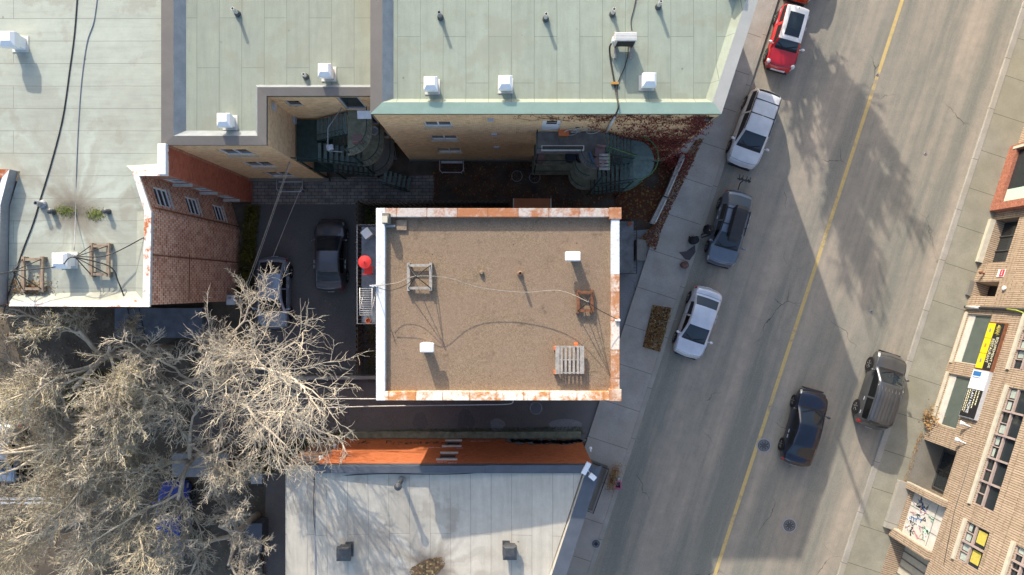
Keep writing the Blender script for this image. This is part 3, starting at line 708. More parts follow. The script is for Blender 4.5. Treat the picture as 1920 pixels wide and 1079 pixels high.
capbox('north_parapet_cap', cx0 + ii + .003, cx1 - .5, cy1 - ii, cy1 - .004, m_rust('rusted_north_cap', (.50, .45, .41), (.40, .165, .075), .49, 1.6, (X_, 1.37)))
capbox('south_parapet_cap', cx0 + ii + .003, cx1 - .5, cy0 + .004, cy0 + ii, m_rust('rusted_south_cap', (.74, .68, .58), (.52, .23, .085), .52, 1.7, (X_, 1.21)))
em = P2(1150, 515, ZC)[1]
capbox('east_parapet_white_cap', cx1 - ii, cx1 - .03, em, cy1 - .503, 'whitecap')
capbox('east_parapet_rusty_cap', cx1 - ii, cx1 - .03, cy0 + .503, em - .003, m_rust('rusted_east_cap', (.66, .58, .50), (.42, .195, .09), .48, 1.8, (Y_, 1.3)))
capbox('corner_cap', cx1 - .497, cx1 + .05, cy1 - .5, cy1 + .02, m_rust('rusted_corner_cap', (.6, .42, .3), (.40, .17, .08), .42), ZC + .05)
capbox('corner_cap', cx1 - .497, cx1 + .05, cy0 - .02, cy0 + .5, m_rust('rusted_corner_cap', (.6, .47, .37), (.42, .21, .11), .48), ZC + .05)
for nm, x, y in (('cable_bracket', 702, 537), ('cable_bracket', 1158, 601)):
    c = P(x, y, 9.36); mb = MB(); mb.box(c, (.22, .1, .12)); mb.tube([c, c + Vector((0, 0, .9 if x < 800 else .25))], .03, 6); mb.build(nm, M['whitemetal'], cb)

# ---- building with the orange painted wall and silver roof, bottom
ZO, ZOR = 6.3, 5.9
ob = building('orange_wall_building', 'low building with the orange painted brick wall and the silver coated roof')
oy = -8.82; ox0, ox1 = -9.74, 4.02
WO = Wall((ox1, oy), (ox0, oy))              # faces north
ho = []
for (x, y) in [(849, 833), (840, 857)]:
    a, z = WO.px(x, y); ho.append((a - .42, a + .42, z - .62, z + .62))
mb = MB(); WO.face(mb, 0, ZO - .05, ho); mb.build('orange_wall', M['orangeX'], ob)
for h in ho: window(ob, WO, h, nx=1, frame='darkgrey', sill='offwhite', sillw=.09)
mb = MB()
for h in ho: WO.box(mb, h[0] - .12, h[1] + .12, h[3] + .003, h[3] + .14, -.05, .07)
mb.build('window_lintel', M['offwhite'], ob)
WOE = Wall((ox1 - 13.1 * .325, oy - 13.1), (ox1, oy)); mb = MB(); WOE.face(mb, 0, ZO - .1); mb.build('street_wall', M['plainbrick'], ob)
mb = MB(); quadwall(mb, (-11.3, oy), (-11.3, -22), 0, 5.7); quadwall(mb, (ox0, oy), (-11.3, oy), 0, 5.7); quadwall(mb, (-11.3, -21.92), (ox1 - 13.1 * .325, -21.92), 0, 6.0); mb.build('back_wall', M['plainbrick'], ob)
def zsil(x, y): return 5.58 + min(.62, .085 * math.hypot(x + 4.2, y + 14.2))
mb = MB(); NX, NY = 30, 26; vs = []
for j in range(NY + 1):
    y = oy - .34 - (22 - 9.16) * j / NY; xr = ox1 - .325 * (oy - y) - .42
    for i in range(NX + 1):
        x = ox0 + (xr - ox0) * i / NX; vs.append((x, y, zsil(x, y)))
mb.add(vs, [(j * (NX + 1) + i, (j + 1) * (NX + 1) + i, (j + 1) * (NX + 1) + i + 1, j * (NX + 1) + i + 1) for j in range(NY) for i in range(NX)], True)
mb.build('silver_roof', M['roof_silver'], ob)
mb = MB(); mb.prism([(-11.3, oy - .1), (ox0 - .06, oy - .1), (ox0 - .06, -22), (-11.3, -22)], 5.4, 5.93); mb.build('lower_roof', M['roof_silver'], ob)
mb = MB(); mb.box((ox0 - .02, -15.4, 6.02), (.07, 13.0, .10)); mb.build('roof_joint', M['grey'], ob)
mb = MB(); mb.box(((ox0 + ox1) / 2, oy - .16, ZO - .22), (ox1 - ox0, .36, .5)); mb.build('north_parapet_cap', M['slatecap'], ob, .015)
mb = MB(); mb.box((1.3, oy - .12, ZO + .045), (5.2, .36, .05)); mb.build('raised_cap', M['slatecap'], ob, .01)
coping(ob, 'street_parapet_cap', M['slatecap'], [(ox1 + .42 - 14 * .325, oy - 14), (ox1 + .42, oy + .02)], [(ox1 - .36 - 14 * .325, oy - 14), (ox1 - .36, oy - .2)], ZO, ZO + .03, 6.0, [(ox1 - .5 - 14 * .325, oy - 14), (ox1 - .5, oy - .3)], .35, M['roof_silver'])
# spray-painted lettering and blobs at the foot of the orange wall
rg = random.Random(4)
mb = MB(); mk = MB()
for i in range(17):
    x = 957 + i * 8.3; a, z = WO.px(x, 828 + rg.uniform(-2, 2.5)); ra, rz_ = rg.uniform(.22, .36), rg.uniform(.42, .7)
    ring = [WO.pt(a + ra * math.cos(t), max(.12, z + rz_ * math.sin(t)), .012) for t in [k * math.pi / 9 for k in range(18)]]
    mb.add(ring[::-1], [tuple(range(18))])
    ring = [WO.pt(a + (ra + .03) * math.cos(t), max(.1, z + (rz_ + .06) * math.sin(t)), .018) for t in [k * math.pi / 9 for k in range(19)]]
    mk.tube(ring, .011, 4)
g = mb.build('graffiti', M['graf_grey'], ob); mk.build('graffiti_outline', M['black'], g)
mk = MB()
for i in range(26):
    x = 672 + i * 6.6 + rg.uniform(-2, 2)
    if 695 < x < 722 or x > 838: continue
    a, z = WO.px(x, 831 + rg.uniform(-1.5, 1.5)); p = [WO.pt(a + rg.uniform(-.14, .14), z + rg.uniform(-.35, .35), .015) for _ in range(4)]
    mk.tube(p, .022, 4)
mk.build('graffiti_scrawl', M['barkdark'], ob)
mk = MB()
for (x, y, l) in [(820, 840, 1.0), (862, 841, .4), (828, 867, .5), (848, 869, .45), (900, 828, 1.2)]:
    a, z = WO.px(x, y)
    for k in range(3): WO.box(mk, a - l / 2 + k * l / 3, a - l / 2 + (k + .8) * l / 3, z - .04, z + .05 + .03 * k, .003, .012)
mk.build('faded_painted_word', M['graf_pink'], ob)
mb = MB(); mb.box(((ox0 + ox1) / 2, oy + .22, .14), (ox1 - ox0, .4, .28)); mb.build('concrete_footing', M['mossconc'], ob, .03)
for (x, y) in [(601, 863), (628, 841), (1107, 846)]:
    a, z = WO.px(x, y); c = WO.pt(a, z, .14); mb = MB(); mb.ball(c, .1, 10, 6); mb.tube([c, WO.pt(a, z + .12, .0)], .05, 6); mb.build('wall_lamp', M['white'], ob)
for nm, (x, y), rz, ln in (('security_camera', (1099, 879), R(62), .62), ('security_camera', (1111, 895), R(-40), .34)):
    c = P(x, y, 6.75); mb = MB(); mb.box(c, (ln, .24, .16), rz); mb.tube([c, P(1105, 886, 6.3)], .03, 6)
    t = tag(mb.build(nm, M['whitemetal'], None, .02), 'long white floodlight on the corner of the silver roof' if ln > .5 else 'small white camera on the slate parapet of the silver roof', 'floodlight' if ln > .5 else 'camera')

# ---- tan ribbed-brick building across the street, right edge
fA, fB = P2(fb(-700), -700), P2(fb(1700), 1700)
WT = Wall(fA, fB)
tb = building('ribbed_brick_building', 'tan ribbed brick commercial building with sloping rows of windows, across the street')
def T(x, y): return WT.px(x, y)
def quadhole(tl, bl, tr):                    # sill line top, sill line bottom, head line top (photo positions)
    a0, z0 = T(*tl); a1, z0b = T(*bl); _, z1 = T(*tr); return (a0, a1, (z0 + z0b) / 2, z1)
H = {}
H['shop'] = [quadhole((1815, 589), (1786, 678), (1861, 589)), quadhole((1779, 701), (1750, 793), (1822, 711))]
H['strip'] = [quadhole((1891, 726), (1823, 944), (1935, 733))]
H['pair'] = [quadhole((1815, 978), (1790, 1047), (1857, 996))]
H['corner'] = [quadhole((1905, 1022), (1878, 1105), (1950, 1040))]
H['topright'] = [quadhole((1926, 580), (1897, 692), (1975, 585))]
zal = T(1795, 845)[1]; zd = T(1776, 946)[1]
al = (T(1726, 822)[0], T(1702, 905)[0], .14, zal, 1.35)
gd = (T(1709, 921)[0], T(1690, 999)[0], T(1709, 921)[1] + .0, zd, .22)
g2 = (T(1681, 1012)[0], T(1681, 1012)[0] + 4.2, .14, zd, .9)
nook = (T(1827, 529)[0], T(1818, 556)[0], .25, T(1874, 530)[1], .9)
door = (T(1851, 416)[0], T(1822, 495)[0], .35, T(1908, 420)[1], .55)
gran = (T(1895, 282)[0], T(1868, 400)[0], .12, 3.6)
gw = (gran[0] + .3, gran[1] - .45, T(1886, 387)[1], 3.3)
WT_H = 10.5
mb = MB(); WT.face(mb, 0, WT_H, H['shop'] + H['strip'] + H['pair'] + H['corner'] + H['topright'] + [al, gd, g2, nook, door], .16); mb.build('street_wall', M['tanS'], tb)
def back(mb, h, d): mb.quad(WT.pt(h[0], h[2], -d), WT.pt(h[1], h[2], -d), WT.pt(h[1], h[3], -d), WT.pt(h[0], h[3], -d))
for h in H['shop']:
    window(tb, WT, h, .16, .06, 1, 1, 'sill', 'shopglass', name='shop_window')
    mb = MB(); WT.box(mb, h[0] - .1, h[1] + .1, h[2] - .22, h[2] - .003, -.1, .06); mb.build('stone_sill', M['sill'], tb)
    mb = MB(); WT.box(mb, h[0] + .05, h[1] - .05, h[2] + .06, h[2] + .55, -.135, -.105); mb.build('window_board', M['offwhite'], tb)
def bays(h, n, curtain=False):
    window(tb, WT, h, .16, .05, n, 1, 'mauveframe', 'glass', name='window_band')
    mb = MB(); L = (h[1] - h[0]) / n; zt = h[2] + (h[3] - h[2]) * .42
    WT.box(mb, h[0] + .05, h[1] - .05, zt - .05, zt + .05, -.145, -.03)
    for k in range(n): WT.box(mb, h[0] + (k + .5) * L - .025, h[0] + (k + .5) * L + .025, h[2] + .05, zt - .05, -.145, -.06)
    for k in range(1, n): WT.box(mb, h[0] + k * L - .05, h[0] + k * L + .05, h[2] + .05, h[3] - .05, -.085, .02)
    mb.build('window_bar', M['mauveframe'], tb)
    mb = MB(); WT.box(mb, h[0] - .08, h[1] + .08, h[2] - .2, h[2] - .003, -.12, .1); mb.build('stone_sill', M['sill'], tb)
    for k in range(n * 2):
        if rg.random() < .5 or curtain: mb = MB(); WT.box(mb, h[0] + (k + .16) * L / 2, h[0] + (k + .84) * L / 2, h[2] + .1, h[2] + (zt - h[2]) * rg.uniform(.4, .85), -.139, -.128); mb.build('pale_blind', M['blind'], tb)
    if curtain:
        for k in range(n): mb = MB(); WT.box(mb, h[0] + (k + .15) * L, h[0] + (k + .78) * L, zt + .12, h[3] - .25, -.139, -.125); mb.build('curtain', M['curtain'], tb)
bays(H['strip'][0], 5); bays(H['pair'][0], 2, True); bays(H['corner'][0], 3); bays(H['topright'][0], 3)
# recessed entrance with its glass door
mb = MB(); back(mb, al, 1.35); mb.build('entrance_back_wall', M['conc'], tb)
mb = MB(); a = WT.pt; mb.prism([a(al[0], 0, .25)[:2], a(al[1], 0, .25)[:2], a(al[1], 0, -1.33)[:2], a(al[0], 0, -1.33)[:2]], .1, .16); mb.build('entrance_floor', M['conc'], tb)
mb = MB(); hd_ = (al[0] + .25, al[1] - .2, .2, 2.5)
for q in ((hd_[0], hd_[0] + .08), ((hd_[0] + hd_[1]) / 2 - .05, (hd_[0] + hd_[1]) / 2 + .05), (hd_[1] - .08, hd_[1])): WT.box(mb, q[0], q[1], .2, 2.5, -1.33, -1.24)
WT.box(mb, hd_[0], hd_[1], 2.5, 2.58, -1.33, -1.24); WT.box(mb, hd_[0], hd_[1], .163, .26, -1.33, -1.25); dd = mb.build('entrance_door', M['darkgrey'], tb)
mb = MB(); WT.box(mb, hd_[0] + .08, hd_[1] - .08, .26, 2.5, -1.32, -1.29); mb.build('pane', M['glass'], dd)
# shuttered opening with faded paint and scribbles, between projecting brick ledges
mb = MB(); back(mb, gd, .2); mb.build('panel_shutter', M['offwhite'], tb); sh = tb.children[-1] if tb.children else None
mb = MB()
for k in (1, 2): q = gd[0] + (gd[1] - gd[0]) * k / 3; WT.box(mb, q - .012, q + .012, gd[2], gd[3], -.197, -.185)
q = gd[2] + (gd[3] - gd[2]) * .72; WT.box(mb, gd[0], gd[1], q - .012, q + .012, -.197, -.186); mb.build('panel_joint', M['darkgrey'], tb)
for m, n, r0, r1 in (('graf_pink', 9, .1, .6), ('graf_green', 5, .45, .68), ('black', 13, .2, .5), ('signblue', 5, .12, .4), ('white', 10, .1, .5)):
    mb = MB()
    for k in range(n):
        q = gd[0] + (gd[1] - gd[0]) * rg.uniform(.08, .92); z = gd[2] + (gd[3] - gd[2]) * rg.uniform(r0, r1)
        p = [WT.pt(q + rg.uniform(-.16, .16), z + rg.uniform(-.25, .25), -.185) for _ in range(5)]; mb.tube(p, .022 if m != 'graf_green' else .05, 4)
    mb.build('shutter_graffiti', M[m], tb)
for q0, q1 in ((al[1] + .05, gd[0] - .05), (gd[1] + .03, g2[0] - .03)):
    mb = MB(); WT.box(mb, min(q0, q1 - .3), q1, .12, zd + .1, .0, .28); mb.build('projecting_pier', M['tanS'], tb)
    mb = MB(); WT.box(mb, min(q0, q1 - .3) - .08, min(q0, q1 - .3) - .003, .12, zd, .0, .2); mb.build('pier_trim', M['sill'], tb)
mb = MB(); WT.box(mb, al[1] + .0, gd[1] + .1, .118, .34, .003, .75); mb.build('concrete_step', M['kerb'], tb, .02)
mb = MB(); back(mb, g2, .88); mb.build('garage_door', M['sill'], tb)
mb = MB()
for k in range(9): q = g2[0] + .1 + k * .45; WT.box(mb, q, q + .06, .15, zd - .05, -.88, -.83)
mb.build('garage_rib', M['darkconc'], tb)
# shopfront of red stone, dark door beside it, small nook below
mb = MB(); WT.face(mb, .12, 3.6, [gw], .3, gran[0], gran[1])
for v in range(len(mb.v)): mb.v[v] = tuple(Vector(mb.v[v]) + Vector((WT.n.x, WT.n.y, 0)) * .4)
WT.box(mb, gran[0], gran[0] + .1, .12, 3.6, .0, .397); WT.box(mb, gran[1] - .1, gran[1], .12, 3.6, .0, .397); WT.box(mb, gran[0] + .1, gran[1] - .1, 3.5, 3.59, .0, .397); mb.build('red_stone_shopfront', M['granite'], tb)
mb = MB(); WT.box(mb, gw[0], gw[1], gw[2], gw[3], .16, .2); g_ = mb.build('shopfront_glass', M['glass'], tb)
mb = MB(); WT.box(mb, gw[1] - .8, gw[1] - .04, gw[2] + .05, gw[3], .203, .24); mb.build('mint_panel', M['mint'], g_)
mb = MB(); WT.box(mb, gran[0] + .12, gw[0] - .02, .5, 3.3, .403, .45); mb.build('stone_trim', M['sill'], tb)
mb = MB(); back(mb, door, .53); mb.build('dark_glass_door', M['glass'], tb)
mb = MB()
for k in range(0, 4): q = door[0] + (door[1] - door[0]) * k / 3; WT.box(mb, q - .025, q + .025, .35, door[3], -.52, -.46)
mb.build('door_bar', M['darkgrey'], tb)
mb = MB(); WT.box(mb, door[0], door[1], .118, .345, -.5, .3); mb.build('door_step', M['sill'], tb)
mb = MB(); q0 = T(1861, 415); WT.box(mb, door[0] + 1.05, door[0] + 1.3, 1.9, 2.1, -.455, -.44); mb.build('door_sticker', M['white'], tb)
mb = MB(); back(mb, nook, .88); mb.build('nook_back', M['black'], tb)
mb = MB(); WT.box(mb, nook[0], nook[1], .118, .247, -.8, .28); mb.build('nook_step', M['conc'], tb)
mb = MB(); WT.box(mb, 0, WT.L, WT_H, WT_H + .12, -.5, .08); mb.build('parapet_cap', M['palecap'], tb)
mb = MB(); p0, p1 = WT.pt(0, 0, -.5), WT.pt(WT.L, 0, -.5); n_ = -WT.n
mb.add([(p0.x, p0.y, WT_H - .3), (p1.x, p1.y, WT_H - .3), (p1.x + n_.x * 20, p1.y + n_.y * 20, WT_H - .3), (p0.x + n_.x * 20, p0.y + n_.y * 20, WT_H - .3)], [(0, 1, 2, 3)]); mb.build('roof', M['roof_left'], tb)
mb = MB(); s1, z1_ = T(1796, 577); WT.box(mb, 0, 0.01, 1, 1.01, .01, .02)
mb = MB(); mb.tube([WT.pt(s1, .25, .12), WT.pt(s1, 9.8, .12)], .085, 8); dp = mb.build('drain_pipe', M['darkgrey'], tb)
mb = MB(); mb.tube([WT.pt(s1, .4, .12), WT.pt(s1, 1.5, .12)], .1, 8); mb.build('peeling_white_coat', M['offwhite'], dp)
mb = MB(); mb.tube([WT.pt(s1 + .03, 3.7, .17), WT.pt(s1 + .07, 4.4, .16), WT.pt(s1 + .2, 5.0, .03)], .05, 8); mb.build('lime_paint', M['graf_lime'], dp)
mb = MB(); q = T(1835, 600)[0]; mb.tube([WT.pt(T(1818, 870)[0], T(1818, 870)[1], .02), WT.pt(T(1790, 960)[0], T(1790, 960)[1], .02), WT.pt(T(1770, 1060)[0], T(1770, 1060)[1], .02)], .012, 4); mb.build('wall_cable', M['darkgrey'], tb)
# signs, lamps on the wall
yq0, yz0 = T(1861, 608); yq1, yzb = T(1834, 692); _, yz1 = T(1890, 610)
sg = thing('shop_sign', 'long yellow and black sign with cream lettering on the tan brick wall', 'sign', WT.pt((yq0 + yq1) / 2, yz0, 0))
def under(root, mbx, name, m):
    loc = root.location; mbx.v = [tuple(Vector(v) - loc) for v in mbx.v]; return mbx.build(name, M[m], root)
zm = yz0 + (yz1 - yz0) * .47
mb = MB(); WT.box(mb, yq0 - .06, yq1 + .06, yz0 - .04, yz1 + .06, .002, .16); under(sg, mb, 'backing', 'rust')
for k in range(3):
    mb = MB(); L = (yq1 - yq0) / 3; WT.box(mb, yq0 + k * L + .015, yq0 + (k + 1) * L - .015, yz0, zm - .01, .163, .19); pn = under(sg, mb, 'yellow_panel', 'signyellow')
    mb = MB(); WT.box(mb, yq0 + k * L + L * .36, yq0 + k * L + L * .6, yz0 + .2, zm - .22, .193, .2); o = under(sg, mb, 'printed_picture', 'grey' if k != 1 else 'ochre'); o.parent = pn
mb = MB(); WT.box(mb, yq0, yq1, zm + .01, yz1, .163, .19); bp = under(sg, mb, 'black_panel', 'black')
def letters(root, body, a, z, hgt, m, d, wd):
    o = wall_text(None, WT, body, a, z, hgt, m, d, wd); loc = root.location
    for v in o.data.vertices: v.co = v.co - loc
    o.parent = root; return o
Lq = yq1 - yq0; Hq = yz1 - zm
letters(sg, "EQUIPEMENT DE", yq0 + Lq * .30, zm + Hq * .55, Hq * .33, 'signtext', .193, Lq * .66)
letters(sg, "RESTAURANT", yq0 + Lq * .34, zm + Hq * .12, Hq * .33, 'signtext', .193, Lq * .52)
mb = MB()
for k in range(9):
    q = yq0 + Lq * (.04 + .022 * k); z = zm + Hq * .5
    mb.tube([WT.pt(q, z - Hq * rg.uniform(.05, .3), .196), WT.pt(q + .06, z + Hq * rg.uniform(.1, .35), .196), WT.pt(q + .1, z - Hq * rg.uniform(0, .2), .196)], .017, 4)
under(sg, mb, 'script_emblem', 'signtexty')
wq0, wz0 = T(1832, 696); wq1, _ = T(1807, 781); _, wz1 = T(1861, 700)
sg2 = thing('shop_sign', 'white and black sign with a blue square, below the yellow sign', 'sign', WT.pt((wq0 + wq1) / 2, wz0, 0))
mb = MB(); WT.box(mb, wq0 - .05, wq1 + .05, wz0 - .05, wz1 + .05, .002, .18); under(sg2, mb, 'frame', 'lightgrey')
Lw = wq1 - wq0; Hw = wz1 - wz0; qm = wq0 + Lw * .4
mb = MB(); WT.box(mb, wq0, qm, wz0, wz1, .183, .205); under(sg2, mb, 'white_panel', 'signwhite')
mb = MB(); WT.box(mb, qm + .01, wq1, wz0, wz1, .183, .205); under(sg2, mb, 'black_panel', 'black')
mb = MB(); WT.box(mb, wq0 + .05, wq0 + Lw * .12, wz0 + .08, wz0 + Hw * .58, .207, .213); WT.box(mb, wq0 + Lw * .145, wq0 + Lw * .16, wz0 + .1, wz0 + Hw * .6, .207, .213); under(sg2, mb, 'blue_square', 'signblue')
letters(sg2, "LAN HOME", qm + Lw * .02, wz0 + Hw * .34, Hw * .17, 'signwhite', .207, Lw * .5)
mb = MB()
for k in range(4):
    z = wz0 + Hw * (.08, .2, .60, .78)[k]
    q = qm + .05
    while q < wq1 - Lw * (.1, .08, .22, .3)[k]:
        l = rg.uniform(.04, .13); WT.box(mb, q, q + l, z, z + Hw * .06, .207, .212); q += l + .035
under(sg2, mb, 'small_lettering', 'signtext')
mb = MB()
for k in range(5): z = wz0 + Hw * (.2 + .15 * k); WT.box(mb, wq0 + Lw * .2, wq0 + Lw * rg.uniform(.27, .37), z, z + .02, .207, .212)
under(sg2, mb, 'fine_print', 'grey')
q, z = T(1878, 513); sg3 = thing('plaque', 'small red and white notice on the tan brick wall above the dark nook', 'notice', WT.pt(q, z, 0))
mb = MB(); WT.box(mb, q - .22, q + .22, z - .28, z + .26, .002, .03); under(sg3, mb, 'board', 'white')
mb = MB(); WT.box(mb, q - .2, q + .2, z - .1, z + .24, .032, .036); under(sg3, mb, 'red_print', 'redprint')
mb = MB()
for k in (-.1, 0, .1): WT.box(mb, q + k - .03, q + k + .03, z + .04, z + .1, .038, .042)
under(sg3, mb, 'print', 'white')
for i, (x, y) in enumerate([(1815, 798), (1806, 829)]):
    q, z = T(x, y); c = WT.pt(q, z, .3); t = thing('floodlight', ('upper' if i == 0 else 'lower') + ' of two small white floodlights on the tan brick wall under the white sign', 'floodlight', c, group='floodlights on the tan wall')
    mb = MB(); mb.tube([(0, 0, 0), WT.pt(q + .05, z + .25, 0) - c], .035, 6); mb.build('arm', M['whitemetal'], t)
    mb = MB(); mb.lathe((0, 0, 0), [(.05, -.1), (.1, 0), (.13, .12)], 10, Vector((WT.n.x, WT.n.y, -.8)).to_track_quat('Z', 'Y').to_matrix()); mb.build('head', M['white'], t)
q, z = T(1885, 542); mb = MB(); c = WT.pt(q, z, .05); mb.lathe(c, [(.13, 0), (.13, .06), (.05, .1)], 14, Vector((WT.n.x, WT.n.y, 0)).to_track_quat('Z', 'Y').to_matrix()); tag(mb.build('alarm_bell', M['white']), 'round white bell on the tan brick wall right of the nook', 'bell')
q, z = T(1846, 514); mb = MB(); c = WT.pt(q, z, .0); MM = Vector((WT.n.x, WT.n.y, 0)).to_track_quat('Z', 'Y').to_matrix(); mb.lathe(c, [(.05, 0), (.05, .2), (.1, .2), (.1, .28), (.04, .32)], 12, MM); tag(mb.build('standpipe_inlet', M['rust']), 'rusty fire hose inlet on the tan wall beside the red and white notice', 'hose inlet')

# ================================================================== THINGS ON THE ROOFS
def hood_vent(px, py, z, label, group, m='white', cap='A', s=.46, h=.72, rz=0.0):
    t = thing('roof_vent', label, 'roof vent', P(px, py, z), rz, group)
    mb = MB(); mb.box((0, 0, h * .32), (s, s, h * .64)); mb.build('duct', M[m], t, .01)
    mb = MB(); mb.box((0, 0, .015), (s + .22, s + .22, .03)); mb.build('base_flange', M[m if m != 'white' else 'offwhite'], t)
    mb = MB(); q = s * .66; w2 = s * .5; z0, z1, z2 = h * .55, h * .86, h
    oy_ = -.05
    v = [(-q, -q + oy_, z0), (q, -q + oy_, z0), (q, q + oy_, z0), (-q, q + oy_, z0), (-q, -q + oy_, z1), (q, -q + oy_, z1), (q, q + oy_, z1), (-q, q + oy_, z1), (-w2 * .8, -w2 * .7, z2), (w2 * .8, -w2 * .7, z2), (w2 * .8, w2 * .9, z2), (-w2 * .8, w2 * .9, z2)]
    mb.add(v, [(0, 1, 5, 4), (1, 2, 6, 5), (2, 3, 7, 6), (3, 0, 4, 7), (4, 5, 9, 8), (5, 6, 10, 9), (6, 7, 11, 10), (7, 4, 8, 11), (8, 9, 10, 11), (3, 2, 1, 0)])
    mb.build('hood', M[m], t, .015)
    return t
G_ = 'white roof vents with square hoods'
hood_vent(39, 84, 9.6, 'white square roof vent with a long shadow at the top left of the pale roof', G_, s=.5, h=.95)
hood_vent(131, 489, 9.6, 'low white roof vent between the two timber frames on the pale roof', G_, s=.52, h=.8)
hood_vent(432, 231, 9.62, 'white roof vent on the speckled roof near its front coping, left of the stair recess', G_, s=.44, h=.85)
hood_vent(617, 140, 9.62, 'white roof vent above the stair recess on the speckled green roof', G_, s=.44, h=.85)
hood_vent(811, 164, 10.62, 'white roof vent on the pale green roof nearest the taupe dividing parapet', G_, s=.44, h=.8)
hood_vent(948, 162, 10.62, 'white roof vent at the middle of the green coping on the pale green roof', G_, s=.44, h=.8)
hood_vent(1212, 157, 10.62, 'white roof vent right of the air conditioner on the pale green roof', G_, s=.44, h=.8)
def goose(px, py, z, label, flip=1):
    t = thing('gooseneck_vent', label, 'roof vent', P(px, py, z), 0, 'white gooseneck vents on the gravel roof')
    mb = MB(); mb.box((0, 0, .3), (.34, .38, .6)); mb.build('duct', M['whitemetal'], t, .02)
    mb = MB(); mb.prism([(-.3 * flip - .18, -.21), (.2, -.21), (.2, .21), (-.3 * flip - .18, .21)] if flip > 0 else [(-.2, -.21), (.42, -.21), (.42, .21), (-.2, .21)], .6, .86, True); mb.build('hood', M['white'], t, .05)
    mb = MB(); mb.box((0, -.2, .4), (.2, .03, .2)); mb.build('louvre', M['grey'], t)
goose(1077, 483, ZCR, 'white gooseneck vent at the right of the gravel roof'); goose(800, 650, ZCR, 'white gooseneck vent at the lower left of the gravel roof', -1)
for (x, y, l) in [(649, 1030, 'dark grey pyramid-topped vent on the left of the silver roof'), (956, 1028, 'dark grey pyramid-topped vent on the right of the silver roof')]:
    v = hood_vent(x, y, zsil(*P2(x, y, 5.8)) - .02, l, 'dark square vents on the silver roof', 'darkgrey', s=.52, h=.66)
def pipe_vent(px, py, z, label, m='offwhite', r=.075, h=.6, collar='darkgrey', hat=False):
    t = thing('pipe_vent', label, 'pipe vent', P(px, py, z), 0, 'plumbing vent pipes on the roofs')
    mb = MB(); mb.lathe((0, 0, 0), [(r, 0), (r, h), (r * .72, h), (r * .72, h - .22)], 12); mb.build('pipe', M[m], t)
    mb = MB(); mb.lathe((0, 0, h - .2), [(r * .7, 0), (0.01, .004)], 10); mb.build('bore', M['black'], t)
    mb = MB(); mb.lathe((0, 0, 0), [(r * 1.9, 0), (r * 1.8, .1), (r * 1.15, .17)], 12); mb.build('collar', M[collar], t)
    if hat: mb = MB(); mb.lathe((0, 0, h - .04), [(r * 1.9, 0), (r * 1.9, .05), (.02, .14)], 12); mb.build('hat', M['darkgrey'], t)
pipe_vent(826, 34, 10.62, 'pale vent pipe with dark collar, leftmost on the pale green roof', 'grey')
pipe_vent(1023, 37, 10.62, 'white vent pipe at the middle of the pale green roof')
pipe_vent(1148, 28, 10.62, 'white vent pipe directly above the air conditioner')
pipe_vent(1234, 14, 10.62, 'white vent pipe nearest the street end of the pale green roof')
pipe_vent(446, 27, 9.62, 'white vent pipe near the top of the speckled green roof')
pipe_vent(574, 145, 9.62, 'white vent pipe beside the white vent above the stair recess', h=.4)
pipe_vent(81, 384, 9.6, 'dark capped vent pipe beside the moss on the pale roof', 'grey', .1, .5, 'grey')
pipe_vent(975, 514, ZCR, 'rusty open vent pipe in the middle of the gravel roof', 'rust', .07, .7, 'gravel')
pipe_vent(903, 512, ZCR, 'short rusty pipe stub in the gravel roof', 'rust', .06, .12, 'gravel')
pipe_vent(754, 900, zsil(*P2(754, 900, 5.9)) - .02, 'dark vent pipe with a hat at the top of the silver roof', 'darkgrey', .1, 1.25, 'grey', True)
for (x, y, l) in [(101, 398, 'left'), (204, 398, 'right')]:
    t = thing('drain_post', 'stubby dark drain post at the %s end of the mossy puddle' % l, 'drain', P(x, y, 9.6), 0, 'stubby posts at the roof drain')
    mb = MB(); mb.lathe((0, 0, 0), [(.13, 0), (.1, .22), (.13, .3), (.04, .36)], 12); mb.build('post', M['darkgrey'], t)
# off-frame vent whose shadow falls by the street corner of the green roof
# air conditioner
t = thing('air_conditioner', 'white air conditioner condenser on timber rails on the pale green roof', 'air conditioner', P(1167, 84, 10.62))
mb = MB(); mb.box((0, 0, .58), (.92, .36, .70)); body = mb.build('casing', M['offwhite'], t, .02)
mb = MB(); mb.box((.03, -.19, .58), (.74, .03, .56)); mb.build('fan_grille', M['black'], t)
mb = MB()
for k in range(5): mb.box((0, -.12 + k * .06, .935), (.88, .012, .012))
mb.build('top_rib', M['white'], body)
mb = MB(); mb.box((-.49, 0, .5), (.07, .2, .3)); mb.build('valve_cover', M['white'], t, .02)
for sx in (-.33, .36):
    mb = MB(); mb.box((sx, -.05, .06), (.1, 1.15, .12)); mb.build('timber_rail', M['greywood'], t)
    mb = MB(); mb.box((sx, 0, .18), (.06, .4, .12)); mb.build('foot', M['rust'], t)
def cable(name, pts, r, m, label, cat='cable', group=None, n=5):
    out = []
    for i in range(len(pts) - 1):            # Catmull-Rom smoothing
        p0, p1, p2, p3 = pts[max(i - 1, 0)], pts[i], pts[i + 1], pts[min(i + 2, len(pts) - 1)]
        for k in range(6):
            u = k / 6.0; out.append(.5 * ((2 * p1) + (p2 - p0) * u + (2 * p0 - 5 * p1 + 4 * p2 - p3) * u * u + (3 * p1 - p0 - 3 * p2 + p3) * u ** 3))
    out.append(pts[-1]); mb = MB(); mb.tube(out, r, n); return tag(mb.build(name, M[m]), label, cat, group)
z = 10.66
cable('refrigerant_line', [P(1146, 83, 11.1), P(1143, 92, 10.8), P(1145, 115, z), P(1151, 150, z), P(1155, 175, z), P(1159, 195, 11.08), P(1158, 207, 11.1), P(1153, 217, 10.9)], .04, 'cable', 'thick black pipe from the air conditioner to the green coping')
